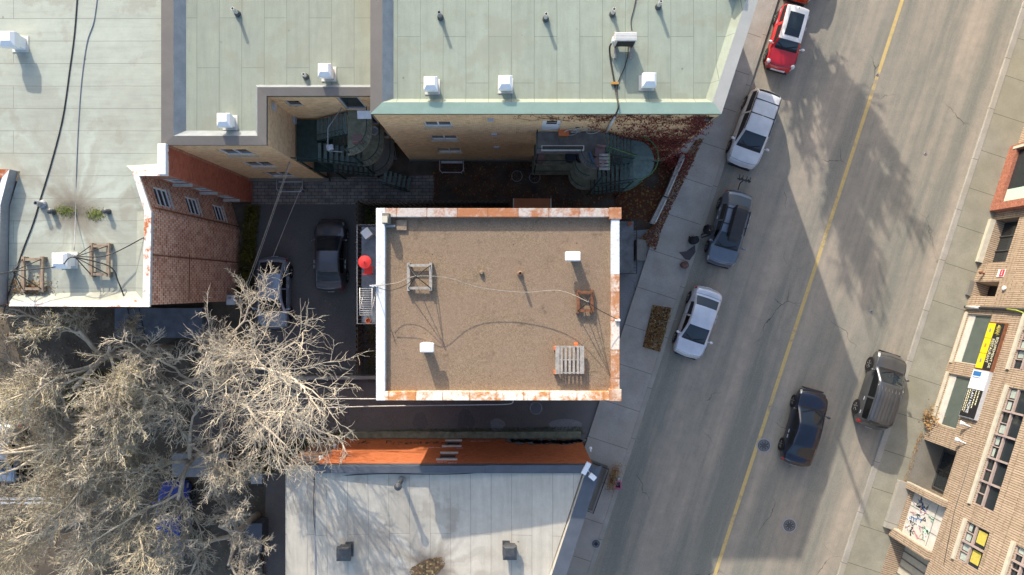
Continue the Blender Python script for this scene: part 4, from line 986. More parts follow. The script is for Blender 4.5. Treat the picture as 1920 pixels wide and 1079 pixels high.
cable('power_lead', [P(1178, 84, 11.0), P(1177, 105, z), P(1170, 130, z), P(1160, 152, z), P(1157, 175, z), P(1158, 193, 11.08)], .022, 'cable', 'thin black lead looping from the air conditioner to the coping')
cable('power_lead', [P(1196, -20, z), P(1189, 15, z), P(1183, 40, z), P(1185, 65, z), P(1180, 90, z)], .018, 'cable', 'thin dark lead running up from the air conditioner to the top edge')
mb = MB(); c = P(1153, 157, z + .02); mb.box(c, (.32, .1, .09)); tag(mb.build('pipe_support', M['ochre']), 'orange block under the black air conditioner pipe', 'block')
z = 9.62
cable('roof_cable', [P(146, -20, z), P(140, 60, z), P(131, 130, z), P(118, 220, z), P(98, 300, z), P(77, 370, z), P(62, 420, z), P(40, 478, z), P(14, 560, z), P(4, 600, 9.0)], .03, 'cable', 'black cable crossing the pale roof from top to bottom left')
cable('roof_cable', [P(184, -20, z), P(176, 40, z), P(163, 80, z), P(153, 150, z), P(147, 230, z), P(143, 320, z), P(142, 400, z), P(139, 470, z + .6)], .022, 'grey', 'thin grey cable down the middle of the pale roof to the mossy drain')
# ---- mast frames: timber square on the roof, four stays up to an apex
def mast_frame(px, py, z, sx, sy, hgt, label, wood='greywood', stay='cable', rz=0.0, loff=(0, 0)):
    t = thing('cable_mast_frame', label, 'mast frame', P(px, py, z), rz, 'frames holding up cables on the roofs')
    for s in (-1, 1):
        mb = MB(); mb.box((s * sx / 2, 0, .22), (.13, sy + .25, .12)); mb.build('side_rail', M[wood], t)
        mb = MB(); mb.box((0, s * sy / 2, .2), (sx - .14, .12, .11)); mb.build('cross_rail', M[wood], t)
    for a in (-1, 1):
        for b in (-1, 1):
            mb = MB(); mb.box((a * sx / 2, b * sy / 2, .08), (.18, .22, .155)); mb.build('foot_block', M['darkwood'], t)
            mb = MB(); mb.tube([(a * sx / 2, b * sy / 2, .28), (loff[0], loff[1], hgt)], .022, 5); mb.build('stay', M[stay], t)
    mb = MB(); mb.tube([(loff[0], loff[1], hgt - .1), (loff[0], loff[1], hgt + .12)], .05, 6); mb.build('apex_clamp', M['darkgrey'], t)
    return Vector(t.location) + Vector((loff[0], loff[1], hgt + .05))
f1 = mast_frame(788, 520, ZCR, 1.0, 1.02, 1.45, 'grey timber cable mast frame at the left of the gravel roof')
f2 = mast_frame(1096, 566, ZCR, .62, .82, 1.55, 'dark steel cable mast frame at the right of the gravel roof', 'rust', 'cable')
f3 = mast_frame(193, 489, 9.6, .75, 1.25, 1.0, 'brown timber cable mast frame near the red brick edge of the pale roof', 'wood', 'cable', 0, (-.6, .1))
f4 = mast_frame(68, 515, 9.6, .82, 1.3, 1.0, 'brown timber cable mast frame at the left edge of the pale roof, in dry grass', 'wood', 'cable', 0, (-.3, .1))
cable('overhead_cable', [P(702, 537, 10.1), (P(745, 531, 10.2)), f1, P(840, 522, 10.1), P(900, 540, 9.75), P(980, 549, 9.7), P(1050, 546, 10.05), f2],   .016, 'rope', 'pale rope-like cable sagging across the gravel roof between the two frames')
cable('overhead_cable', [f2, P(1120, 580, 10.2), P(1158, 600, 9.6)], .018, 'cable', 'black cable from the steel frame to the right parapet of the gravel roof')
cable('overhead_cable', [P(702, 538, 10.0), P(730, 545, 9.75), P(760, 536, 9.9), f1], .014, 'cable', 'thin black cable looping from the white parapet to the timber frame on the gravel roof')
cable('overhead_cable', [P(-20, 520, 10.0), f4, P(110, 500, 10.3), f3 + Vector((-.1, 0, 0)), P(200, 480, 10.2), P(270, 446, 9.95)], .026, 'cable', 'black cable between the two timber frames on the pale roof')
cable('overhead_cable', [f3, P(205, 500, 10.1), P(222, 530, 9.9), P(233, 558, 9.75)], .03, 'cable', 'frayed black cable from the timber frame down to the roof edge')
# pallet with orange blocks, board, block, on the gravel roof
t = thing('pallet', 'grey timber pallet lying on orange blocks on the gravel roof', 'pallet', P(1067, 674, ZCR))
for k in range(7):
    mb = MB(); wd_ = .19 if k in (0, 6) else .1; mb.box((-.55 + k * 1.1 / 6, 0, .37), (wd_, 1.26, .024)); mb.build('slat', M['greywood'], t)
for k in (-.58, 0, .58):
    mb = MB(); mb.box((0, k, .315), (1.26, .05, .085)); mb.build('bearer', M['greywood'], t)
for (x, y) in [(-.62, .5), (.3, .66), (-.62, -.58), (.6, -.55)]:
    mb = MB(); mb.box((x, y, .135), (.17, .17, .27)); mb.build('orange_block', M['orange'], t, .01)
mb = MB(); mb.box(P(753, 423, ZCR + .08), (.46, .46, .05)); tag(mb.build('square_board', M['wood']), 'square tan board lying in the top left corner of the gravel roof', 'board')
t = thing('chimney', 'small concrete chimney on the top left corner of the white parapet', 'chimney', P(728, 413, ZCR))
mb = MB(); mb.box((0, 0, .35), (.3, .46, .7)); mb.build('stack', M['conc'], t); mb = MB(); mb.box((-.02, -.05, .74), (.24, .3, .08)); mb.build('cap', M['sill'], t); mb = MB(); mb.box((.1, -.3, .12), (.5, .1, .22)); mb.build('base', M['taupe_in'], t)
# dry grass growing by the left frame, dirt by the silver roof drain
mb = MB(); leaves(mb, 900, lambda: (P(56, 543, 9.6).x + random.gauss(0, .55), P(56, 543, 9.6).y + random.gauss(0, .28), 9.61 + random.random() * .1), .02, .06); tag(mb.build('dry_weeds', M['straw']), 'dry tan weeds growing at the foot of the left timber frame', 'weeds', kind='stuff')
dp_ = pxpoly((755, 1085), (770, 1066), (796, 1052), (822, 1044), (838, 1048), (836, 1060), (815, 1078), (800, 1090), z=5.6)
mb = MB(); leaves(mb, 5200, polysample(dp_, 5.60, 5.66), .03, .075, 2.0); tag(mb.build('roof_silt', M['litter_dark']), 'dark silt and dead leaves round the drain of the silver roof', 'silt', kind='stuff')
mb = MB(); c = P2(782, 1072, 5.6); leaves(mb, 130, lambda: (c[0] + random.gauss(0, .35), c[1] + random.gauss(0, .2), 5.64 + random.random() * .03), .02, .05, 1.5)
cable('roof_cable', [P(588, 900, 6.0), P(640, 893, 6.1), P(720, 889, 6.12), P(800, 890, 6.1), P(870, 889, 6.12), P(945, 882, 6.3), P(960, 876, 6.36)], .022, 'cable', 'black cable lying along the top of the silver roof')
cable('roof_cable', [P(590, 890, 6.0), P(588, 960, 6.0), P(594, 1030, 6.0), P(600, 1100, 6.0)], .016, 'cable', 'thin black cable down the left side of the silver roof')

# ================================================================== CARS
def smoothstep(t): t = max(0, min(1, t)); return t * t * (3 - 2 * t)
def car_geom(name, label, kind, paint_m, pf, pr, zmid=.45, W=1.8, roof_m=None, **kw):
    """pf/pr: photo positions of the middle of the front and rear bumper."""
    f, r = P(*pf, zmid), P(*pr, zmid); L = (f - r).xy.length; c = (f + r) / 2
    t = thing(name, label, 'car', (c.x, c.y, kw.get('ground', .006)), math.atan2(f.y - r.y, f.x - r.x))
    K = {'sedan': dict(H=1.45, nose=.62, hf=.80, cow=(.255, .97), rf=(.06, 1.41), rm=(-.08, 1.45), rr=(-.22, 1.38), rg=(-.365, 1.06), tr=(-.47, 1.02), tail=.80, belt=.92),
         'suv': dict(H=1.70, nose=.72, hf=.93, cow=(.27, 1.08), rf=(.115, 1.60), rm=(-.06, 1.70), rr=(-.40, 1.64), rg=(-.465, 1.18), tr=(-.485, 1.08), tail=.9, belt=1.03),
         'hatch': dict(H=1.5, nose=.62, hf=.82, cow=(.265, .99), rf=(.09, 1.43), rm=(-.06, 1.5), rr=(-.26, 1.44), rg=(-.435, 1.04), tr=(-.475, 1.0), tail=.82, belt=.94),
         'mini': dict(H=1.42, nose=.62, hf=.80, cow=(.20, .98), rf=(.105, 1.36), rm=(-.1, 1.42), rr=(-.42, 1.36), rg=(-.468, 1.02), tr=(-.482, .95), tail=.78, belt=.93)}[kind]
    K = dict(K); K.update(kw.get('K', {})); H = K['H']
    top = [(-.5, K['tail'] - .25), (-.488, K['tail']), (K['tr'][0], K['tr'][1]), K['rg'], K['rr'], K['rm'], K['rf'], K['cow'], (.40, K['hf'] + .07), (.462, K['hf']), (.488, K['nose']), (.5, K['nose'] - .18)]
    def zt_raw(x):
        for i in range(len(top) - 1):
            if top[i][0] <= x <= top[i + 1][0]:
                u = (x - top[i][0]) / (top[i + 1][0] - top[i][0]); return top[i][1] + (top[i + 1][1] - top[i][1]) * u
        return top[0][1] if x < top[0][0] else top[-1][1]
    def zt(x):
        h = .014; return sum(zt_raw(max(-.5, min(.5, x + h * k))) * w_ for k, w_ in ((-2, .1), (-1, .22), (0, .36), (1, .22), (2, .1)))
    xs = set(round(-.5 + k / 44.0, 4) for k in range(45))
    for q in (K['cow'][0], K['rf'][0], K['rr'][0], K['rg'][0]):
        xs |= {round(q, 4), round(q + .012, 4), round(q - .012, 4)}
    xs |= {-.494, -.485, .494, .485, .475}
    xs = sorted(xs); keep = [xs[0]]
    for x in xs[1:]:
        if x - keep[-1] > .004: keep.append(x)
    xs = keep; NS = len(xs); hw = W / 2
    rows = []
    for x in xs:
        a = abs(x) * 2; wid = hw * (1 - .055 * a ** 3 - .13 * a ** 9)
        z1 = zt(x); zb = min(K['belt'] + .06 * (-x), z1 - .03); k = max(0, min(1, (z1 - zb - .05) / (H - K['belt'])))
        wr = wid * (.90 - .17 * k); low = .22 + .14 * a ** 16; mid = low + (zb - low) * .5
        p = [(wid * .93, low), (wid * .985, low + .14), (wid, mid), (wid * .985, zb - .09 * (1 if zb - mid > .12 else .4)), (wid * .935, zb)]
        ze = z1 - .045 - .02 * k; p7 = (wr, max(ze, zb + .01))
        lerp = lambda u: (p[4][0] + (p7[0] - p[4][0]) * u, p[4][1] + (p7[1] - p[4][1]) * u)
        p += [lerp(.08), lerp(.86), p7, (wr * .86, max(z1 - .014, zb + .014)), (wr * .5, max(z1, zb + .02)), (0, max(z1 + .012, zb + .025))]
        row = []
        for (y, z) in p:
            bow = .17 * L / 4.5 * (a ** 6) * (y / hw) ** 2 + .028 * (y / hw) ** 2 * (1 if a < .95 else 0)
            row.append((x * L - math.copysign(bow, x), y, z))
        full = [(q[0], -q[1], q[2]) for q in row[:-1]] + [row[-1]] + row[:-1][::-1]
        rows.append(full)
    NCo = 21
    parts = {}
    xm = [(xs[i] + xs[i + 1]) / 2 for i in range(NS - 1)]
    sg = kw.get('side', (K['rr'][0] - (.03 if kind in ('sedan',) else .02), K['cow'][0] - .03))
    pill = kw.get('pillars', [(K['rf'][0] + K['rr'][0]) / 2 + .02])
    for i in range(NS - 1):
        x = xm[i]
        for c in range(NCo - 1):
            k = c if c < 10 else 19 - c       # mirrored column
            q = 'body'
            if k in (8, 9) and K['rf'][0] + .004 < x < K['cow'][0] - .008: q = 'windscreen'
            elif k in (8, 9) and K['rg'][0] + .006 < x < K['rr'][0] - .004: q = 'rear_window'
            elif k in (8, 9) and K['cow'][0] - .008 < x < K['cow'][0] + .02: q = 'cowl'
            elif k == 5 and sg[0] < x < sg[1] and zt(x) - K['belt'] > .14 and not any(abs(x - v) < .013 for v in pill): q = 'side_window'
            elif k in (3, 4, 5, 6) and x > .425 and x < .486: q = 'headlight'
            elif k in (2, 3, 4) and x < -.455 and x > -.494: q = 'tail_light'
            elif k == 0: q = 'sill_trim'
            elif roof_m and k in (7, 8, 9) and K['rr'][0] < x < K['rf'][0]: q = 'roof'
            side = 'L' if c < 10 else 'R'
            key = q + (side if q in ('headlight', 'tail_light', 'side_window') else '')
            parts.setdefault(key, []).append((i, c))
    mats = {'body': paint_m, 'windscreen': 'carglass', 'rear_window': 'carglass', 'cowl': 'trim', 'side_window': 'sideglass', 'headlight': 'lampglass', 'tail_light': 'taillight', 'sill_trim': 'trim', 'roof': roof_m}
    for key, cells in parts.items():
        q = key.rstrip('LR') if key[-1] in 'LR' else key
        mb = MB(); idx = {}
        for (i, c) in cells:
            f4 = []
            for (a_, b_) in ((i, c), (i + 1, c), (i + 1, c + 1), (i, c + 1)):
                if (a_, b_) not in idx: idx[(a_, b_)] = len(mb.v); mb.v.append(rows[a_][b_])
                f4.append(idx[(a_, b_)])
            mb.f.append(tuple(f4)); mb.sm.append(True)
        if q == 'body':
            for e_, rv in ((0, False), (NS - 1, True)):
                ids = []
                for b_ in range(NCo):
                    if (e_, b_) not in idx: idx[(e_, b_)] = len(mb.v); mb.v.append(rows[e_][b_])
                    ids.append(idx[(e_, b_)])
                mb.f.append(tuple(ids if rv else ids[::-1])); mb.sm.append(False)
        o = mb.build(q, M[mats[q]], t)
    surf = lambda x, k: Vector(rows[min(range(NS), key=lambda i: abs(xs[i] - x))][k])
    # seams of bonnet, boot and doors
    def gap(pts, r=.009): mb = MB(); mb.tube(pts, r, 4); mb.build('panel_gap', M['trim'], t)
    for k in (7, 13): gap([surf(x, k) + Vector((0, 0, .004)) for x in [v for v in xs if K['cow'][0] + .02 < v < .455]])
    gap([surf(.455, k) + Vector((0, 0, .004)) for k in range(7, 14)])
    if kind == 'sedan': gap([surf(K['rg'][0] - .02, k) + Vector((0, 0, .004)) for k in range(6, 15)])
    for x in (K['cow'][0] - .045, pill[0], K['rr'][0] - .01):
        for rr_ in (range(1, 6), range(15, 20)): gap([surf(x, k) for k in rr_], .008)
    mb = MB()
    for s in (-1, 1): mb.bar(surf(K['cow'][0] - .004, 10) + Vector((0, s * .08 - .1, .025)), surf(K['cow'][0] - .045, 10) + Vector((0, s * .55 + .0, .03)), .022, .02)
    mb.build('wiper', M['trim'], t)
    # wheels
    wr_ = kw.get('wr', .33 if kind != 'suv' else .37)
    for sx in (kw.get('wb', .29), -kw.get('wb', .29)):
        for sy in (-1, 1):
            yc = sy * (hw - .095); Mx = Matrix.Rotation(R(90), 3, 'X')
            mb = MB(); mb.lathe((sx * L, yc, wr_), [(wr_ * .62, -.115), (wr_ * .95, -.115), (wr_, -.08), (wr_, .08), (wr_ * .95, .115), (wr_ * .62, .115)], 24, Mx); wo = mb.build('wheel', M['tyre'], t)
            mb = MB(); mb.lathe((sx * L, yc, wr_), [(wr_ * .64, -.06), (wr_ * .66, -.118), (wr_ * .58, -.105), (wr_ * .58, .105), (wr_ * .66, .118), (wr_ * .64, .06)], 20, Mx)
            for k in range(5):
                a_ = k * 2 * math.pi / 5; mb.bar((sx * L + .05 * math.cos(a_), yc + sy * .112, wr_ + .05 * math.sin(a_)), (sx * L + wr_ * .62 * math.cos(a_), yc + sy * .108, wr_ + wr_ * .62 * math.sin(a_)), .06, .02)
            mb.build('rim', M['rim'], wo)
            mb = MB(); mb.lathe((sx * L, sy * (hw + .0), wr_ + .01), [(wr_ * 1.17, -.02), (wr_ * 1.17, .006), (wr_ * 1.02, .006)], 24, Mx); mb.build('wheel_arch', M['trim'], t)
    for sy in (-1, 1):
        mb = MB(); c_ = Vector((L * (K['cow'][0] - .045), sy * (hw + .10), K['belt'] + .08)); mb.ball(c_, (.075, .115, .075), 12, 8); mb.bar(c_, c_ + Vector((.03, -sy * .18, -.06)), .05, .04); mb.build('door_mirror', M[kw.get('mirror', paint_m)], t)
        mb = MB()
        for x in (pill[0] - .035, K['rr'][0] + .055): v = surf(x, 3 if sy < 0 else 17); mb.bar(v + Vector((-.1, sy * .018, 0)), v + Vector((.1, sy * .018, 0)), .03, .03)
        mb.build('door_handle', M[kw.get('handle', 'lightgrey')], t)
    xn = rows[-1]; zn = K['nose'] - .18
    mb = MB(); mb.box((L * .5 - .02, 0, zn - .04), (.06, W * .52, .16)); mb.build('grille', M['trim'], t, .02)
    mb = MB(); mb.box((L * .5 - .005, 0, .36), (.08, W * .7, .12)); mb.build('lower_grille', M['trim'], t, .02)
    mb = MB(); mb.box((-L * .5 - .003, 0, K['tail'] - .28), (.03, .34, .12)); mb.build('number_plate', M['white'], t)
    mb = MB(); mb.tube([(L * .30, -hw * .86, .3), (L * .3, hw * .86, .3)], .02, 4); mb.box((0, 0, .26), (L * .86, W * .8, .1)); mb.build('underbody', M['trim'], t)
    return t, L, K, rows, xs, surf
def rails(t, L, surf, K, m='trim', bars=(), ribs=0):
    for kk in (7, 13):
        mb = MB(); mb.tube([surf(x, kk) + Vector((0, 0, .035)) for x in [K['rr'][0] + .02 + (K['rf'][0] - K['rr'][0] - .03) * u / 8 for u in range(9)]], .022, 5); mb.build('roof_rail', M[m], t)
    for x in bars:
        mb = MB(); mb.bar(surf(x, 7) + Vector((0, 0, .06)), surf(x, 13) + Vector((0, 0, .06)), .05, .03); mb.build('roof_bar', M[m], t)
    if ribs:
        mb = MB()
        for k in range(ribs):
            u = (k + .5) / ribs - .5
            pts = []
            for q in range(9):
                x = K['rr'][0] + .03 + (K['rf'][0] - K['rr'][0] - .08) * q / 8; a, b = surf(x, 8), surf(x, 12); pts.append(a + (b - a) * (u + .5) + Vector((0, 0, .016 + .018 * (1 - (2 * u) ** 2))))
            mb.tube(pts, .009, 4)
        mb.build('roof_rib', M['p_steel'], t)
# red hatchback with white roof
t, L, K, rows, xs, surf = car_geom('parked_car', 'small red hatchback with a white roof and dark sunroof parked by the kerb', 'mini', 'p_red', (1457, 134), (1490, 14), W=1.70, roof_m='white', mirror='white', zmid=.5)
mb = MB(); pts = []
for q in range(7):
    x = K['rr'][0] + .10 + (K['rf'][0] - K['rr'][0] - .16) * q / 6; a, b = surf(x, 8), surf(x, 12)
    pts.append((a + (b - a) * .12 + Vector((0, 0, .02)), a + (b - a) * .5 + Vector((0, 0, .045)), a + (b - a) * .88 + Vector((0, 0, .02))))
for q in range(6): mb.quad(pts[q][0], pts[q + 1][0], pts[q + 1][1], pts[q][1]); mb.quad(pts[q][1], pts[q + 1][1], pts[q + 1][2], pts[q][2])
mb.build('sunroof', M['carglass'], t)
for s in (-1, 1): mb = MB(); mb.ball(surf(.438, 10 + s * 4) + Vector((0, 0, .0)), (.15, .12, .06), 12, 8); mb.build('round_headlight', M['lampglass'], t)
mb = MB(); mb.bar((L * .492, -.42, .5), (L * .492, .42, .5), .07, .16); mb.build('white_bumper_bar', M['white'], t, .02)
mb = MB(); mb.tube([surf(-.36, 10) + Vector((0, 0, .02)), surf(-.38, 10) + Vector((0, 0, .07))], .02, 5); mb.build('aerial', M['trim'], t)
# white estate SUV
t, L, K, rows, xs, surf = car_geom('parked_car', 'white sport utility car with black roof bars parked by the kerb', 'suv', 'p_white', (1387, 313), (1437, 172), W=1.88, mirror='p_white', zmid=.6)
rails(t, L, surf, K, 'trim', (-.12, -.30))
# grey car with roof box
t, L, K, rows, xs, surf = car_geom('parked_car', 'blue grey hatchback with a black roof box and a rack behind, parked by the kerb', 'hatch', 'p_blueg', (1347, 499), (1386, 360), W=1.80, zmid=.5)
rails(t, L, surf, K, 'black', (-.02, -.22))
mb = MB(); Lb = 2.05; bx = []
for q in range(13):
    u = q / 12.0; x = -.27 * L + Lb * u; wd_ = .40 * (1 - .35 * smoothstep((u - .7) / .3) * .9) * (1 - .2 * (1 - min(1, u / .08))); hh = .36 * (1 - .75 * smoothstep((u - .72) / .28)) * (.6 + .4 * min(1, u / .1))
    bx.append([(x, s * wd_ * k[0] + .07, 1.56 + hh * k[1]) for s, k in ((-1, (1, 0)), (-1, (1, .55)), (-1, (.8, .95)), (1, (0, 1)), (1, (.8, .95)), (1, (1, .55)), (1, (1, 0)))])
for q in range(12):
    for k in range(6): mb.add([bx[q][k], bx[q + 1][k], bx[q + 1][k + 1], bx[q][k + 1]], [(0, 1, 2, 3)], True)
for e_ in (0, 12): mb.add(bx[e_], [tuple(range(7))])
mb.build('roof_box', plain('roof_box_plastic', (.03, .03, .032), .5, 0, .2, 3), t)
mb = MB(); p = Vector((-L / 2, -.1, .5)); mb.tube([p, p + Vector((-.45, 0, .05)), p + Vector((-.55, 0, .55))], .03, 5)
for k in (-.28, -.1, .12, .3): mb.bar(p + Vector((-.62, k * .6, .5 + abs(k))), p + Vector((-.45, k, .75)), .05, .05); mb.bar(p + Vector((-.5, k, .7)), p + Vector((-.8, k * 1.1, .65)), .04, .04)
mb.bar(p + Vector((-.55, -.38, .62)), p + Vector((-.55, .38, .72)), .06, .06); mb.build('bike_rack', M['black'], t)
# white-silver sedan
car_geom('parked_car', 'pale silver sedan parked by the kerb beside the planted pit', 'sedan', 'p_silver', (1285, 669), (1329, 541), W=1.80, zmid=.5)
# dark sedan driving
car_geom('moving_car', 'dark navy sedan on the street beside the yellow line', 'sedan', 'p_navy', (1526, 732), (1487, 872), W=1.82, zmid=.5)
# grey SUV on the far side
t, L, K, rows, xs, surf = car_geom('parked_car', 'grey sport utility car with a ribbed roof parked on the sunny far side', 'suv', 'p_grey', (1671, 664), (1627, 802), W=1.86, zmid=.55)
rails(t, L, surf, K, 'p_steel', (), 6)
# yard cars
car_geom('parked_car', 'dark grey sedan parked in the shaded yard beside the slatted fence', 'sedan', 'p_steel', (621, 413), (621, 548), W=1.78, zmid=.5)
car_geom('parked_car', 'pale blue silver estate car in the yard, half under the bare branches', 'hatch', 'p_ltblue', (514, 617), (515, 482), W=1.78, zmid=.55)
car_geom('parked_car', 'orange red car at the top edge, only its bumper in view', 'hatch', 'p_orange', (1490, 4), (1534, -132), W=1.76, zmid=.5)
car_geom('parked_car', 'deep blue car under the bare tree branches', 'hatch', 'p_blue', (331, 900), (329, 1040), W=1.78, zmid=.5)
car_geom('parked_car', 'grey car at the left edge under the bare trees', 'sedan', 'p_ltblue', (5, 905), (18, 790), W=1.75, zmid=.5)

# ================================================================== STAIRS AND BALCONIES
def rail_line(mb, pts, h=.95, r=.018, step=.14, posts=True):
    up = [p + Vector((0, 0, h)) for p in pts]; mb.tube(up, r * 1.3, 5)
    for i in range(len(pts) - 1):
        n = max(1, int((pts[i + 1] - pts[i]).length / step))
        for k in range(n): q = pts[i].lerp(pts[i + 1], k / n); mb.tube([q, q + Vector((0, 0, h))], r * .55, 3, cap=False)
def flight(par, a, b, wd, n, m, side):
    """steps from a (low end) to b (high end); wd = width vector"""
    a, b, wv = Vector(a), Vector(b), Vector(wd)
    for k in range(n):
        p = a.lerp(b, (k + .5) / n); d = (b - a) / n; d2 = Vector((d.x, d.y, 0)) * .5
        mb = MB(); q = [p - d2 * .68, p + d2 * .72, p + d2 * .72 + wv, p - d2 * .68 + wv]; zz = p.z + d.z / 2
        mb.prism([(v.x, v.y) for v in q], zz - .05, zz, True)
        for j in range(4):
            u = (j + .5) / 4; s0 = q[0].lerp(q[1], u); s1 = q[3].lerp(q[2], u); s0.z = s1.z = zz + .006; mb.bar(s0, s1, .012, .012)
        mb.build('step', M['stairgreenlt'], par)
    mb = MB()
    for o_ in (Vector((0, 0, 0)), wv): mb.bar(a + o_ + Vector((0, 0, -.08)), b + o_ + Vector((0, 0, -.08)), .04, .2)
    mb.build('stringer', M['stairgreen'], par)
    mb = MB()
    for o_ in ((Vector((0, 0, 0)), wv) if side == 2 else ((wv,) if side else (Vector((0, 0, 0)),))): rail_line(mb, [a + o_, b + o_], .95, .02, .16)
    mb.build('railing', M['stairgreen'], par)
def slab(par, name, pts, z, m, th=.16, edge=None):
    mb = MB(); mb.prism(pts, z - th, z, True); return mb.build(name, M[m], par)
def offset(root):                            # children were built in world space: bring them under the root
    for c in COL.objects:
        if c.parent == root: c.location = Vector(c.location) - root.location
# --- stairs in the recess
st = thing('exterior_staircase', 'dark green steel staircase with stacked round-ended concrete landings in the stair recess', 'staircase', (-8.6, 7.2, 0))
def round_slab(z, grow):
    pts = [(-7.86, 8.44), (-7.86, 6.35)]
    for k in range(9): a = -math.pi / 2 + k * (math.pi / 2) / 8; pts.append((-7.86 + 1.15 * math.cos(a) * 1.0, 7.5 + 1.15 * math.sin(a)))
    pts.append((-6.71, 8.44)); return [(p[0] + grow * .0, p[1]) for p in pts]
for z, m in ((7.35, 'mossconc'), (4.3, 'mossconc'), (1.25, 'conc')):
    s_ = slab(st, 'landing_slab', round_slab(z, 0), z, m, .2)
    mb = MB(); A_ = [Vector((-7.86 + 1.1 * math.cos(a), 7.5 + 1.1 * math.sin(a), z)) for a in [-math.pi / 2 + k * math.pi / 16 for k in range(9)]] + [Vector((-6.76, 8.4, z))]
    rail_line(mb, A_, .95, .018, .13); mb.build('landing_rail', M['stairgreen'], st)
    mb = MB()
    for k in range(1, 8):
        a = -math.pi / 2 + k * math.pi / 16; mb.bar(Vector((-7.86 + .85 * math.cos(a), 7.5 + .85 * math.sin(a), z + .004)), Vector((-7.86 + 1.15 * math.cos(a), 7.5 + 1.15 * math.sin(a), z + .004)), .02, .02)
    mb.build('edge_block', M['darkconc'], st)
for zt_, zl, zb_ in ((7.35, 5.85, 4.3), (4.3, 2.8, 1.25)):
    mb = MB(); mb.prism([(-10.78, 6.3), (-9.75, 6.3), (-9.75, 8.4), (-10.78, 8.4)], zl - .06, zl, True)
    for k in range(9): mb.box((-10.7 + k * .11, 7.35, zl + .006), (.012, 2.05, .012))
    mb.build('mid_landing', M['stairgreen'], st)
    flight(st, (-9.75, 7.35, zl), (-7.86, 7.35, zt_), (0, 1.0, 0), 8, 'stairgreen', 0)
    flight(st, (-7.86, 6.32, zb_), (-9.75, 6.32, zl), (0, .92, 0), 8, 'stairgreen', 0)
    mb = MB(); rail_line(mb, [Vector((-9.75, 6.3, zl)), Vector((-10.76, 6.3, zl))], .95, .02, .14); mb.build('railing', M['stairgreen'], st)
flight(st, (-6.0, 5.6, 0.0), (-7.4, 5.9, 1.25), (.15, .8, 0), 6, 'stairgreen', 0)
for (x, y) in ((-10.7, 6.36), (-9.75, 6.36), (-7.8, 6.45)):
    mb = MB(); mb.tube([(x, y, 0), (x, y, 8.2 if x > -9 else 5.9)], .045, 6); mb.build('post', M['stairgreen'], st)
mb = MB()
rail_line(mb, [Vector((-7.9, 8.35, 7.35)), Vector((-8.55, 7.4, 7.35)), Vector((-8.55, 6.35, 7.35)), Vector((-7.9, 6.3, 7.35))], .95, .018, 3); mb.build('pale_guard_rail', M['grey'], st)
offset(st)
# --- stairs on the main building
s2 = thing('exterior_staircase', 'green steel stairs with a half-round grated landing and stacked concrete balconies on the ivy side', 'staircase', (4.6, 6.6, 0))
def bal(z, y0, tab):
    pts = [(1.15, 7.42), (1.15, y0), (3.2, y0)]
    for k in range(1, 8): a = math.pi + k * (math.pi / 2) / 8; pts.append((3.2 + tab + tab * math.cos(a), y0 + tab * math.sin(a)))
    pts += [(3.2 + tab, y0 - tab), (4.45, y0 - tab), (4.45, 7.42)]; return pts
for z, y0, tab, m in ((7.45, 6.42, .75, 'darkconc'), (4.35, 6.42, .75, 'mossconc'), (1.25, 6.42, .85, 'mossconc')):
    slab(s2, 'balcony_slab', bal(z, y0, tab), z, m, .2)
    mb = MB(); pts = [Vector((1.17, 7.3, z)), Vector((1.17, y0 + .03, z))] + ([Vector((p[0], p[1] + .03, z)) for p in bal(z, y0, tab)[2:11]])
    rail_line(mb, pts, .95, .018, .13); mb.build('balcony_rail', M['stairgreen'], s2)
def half_round(cx, cy, r, z, m):
    pts = [(cx, cy - r)] + [(cx + r * math.cos(a), cy + r * math.sin(a)) for a in [-math.pi / 2 + k * math.pi / 12 for k in range(1, 12)]] + [(cx, cy + r)]
    mb = MB(); mb.prism(pts, z - .05, z, True)
    for k in range(1, 8):
        y = cy - r + 2 * r * k / 8; xx = math.sqrt(max(.01, r * r - (y - cy) ** 2)); mb.bar((cx, y, z + .006), (cx + xx, y, z + .006), .015, .015)
    mb.build('half_round_landing', M[m], s2)
    mb = MB(); rail_line(mb, [Vector((p[0], p[1], z)) for p in pts], .95, .02, .16); mb.build('railing', M['mossgreen'], s2)
for zt_, zl, zb_ in ((7.45, 5.9, 4.35), (4.35, 2.8, 1.25)):
    half_round(6.05, 6.32, 1.06, zl, 'stairgreenlt')
    flight(s2, (6.05, 6.45, zl), (4.45, 6.45, zt_), (0, .92, 0), 8, 'stairgreen', 0)
    flight(s2, (4.45, 5.28, zb_), (6.05, 5.28, zl), (0, .95, 0), 8, 'stairgreen', 0)
mb = MB(); rail_line(mb, [Vector((4.5, 5.55, 7.45)), Vector((4.5, 6.5, 7.45)), Vector((6.0, 6.3, 6.3))], .95, .022, 3); mb.build('bright_green_rail', M['mossgreen'], s2)
for (x, y, h) in ((7.05, 6.3, 5.9), (4.4, 5.4, 7.4), (1.25, 6.5, 7.4), (6.05, 5.3, 5.9)):
    mb = MB(); mb.tube([(x, y, 0), (x, y, h)], .045, 6); mb.build('post', M['stairgreen'], s2)
offset(s2)
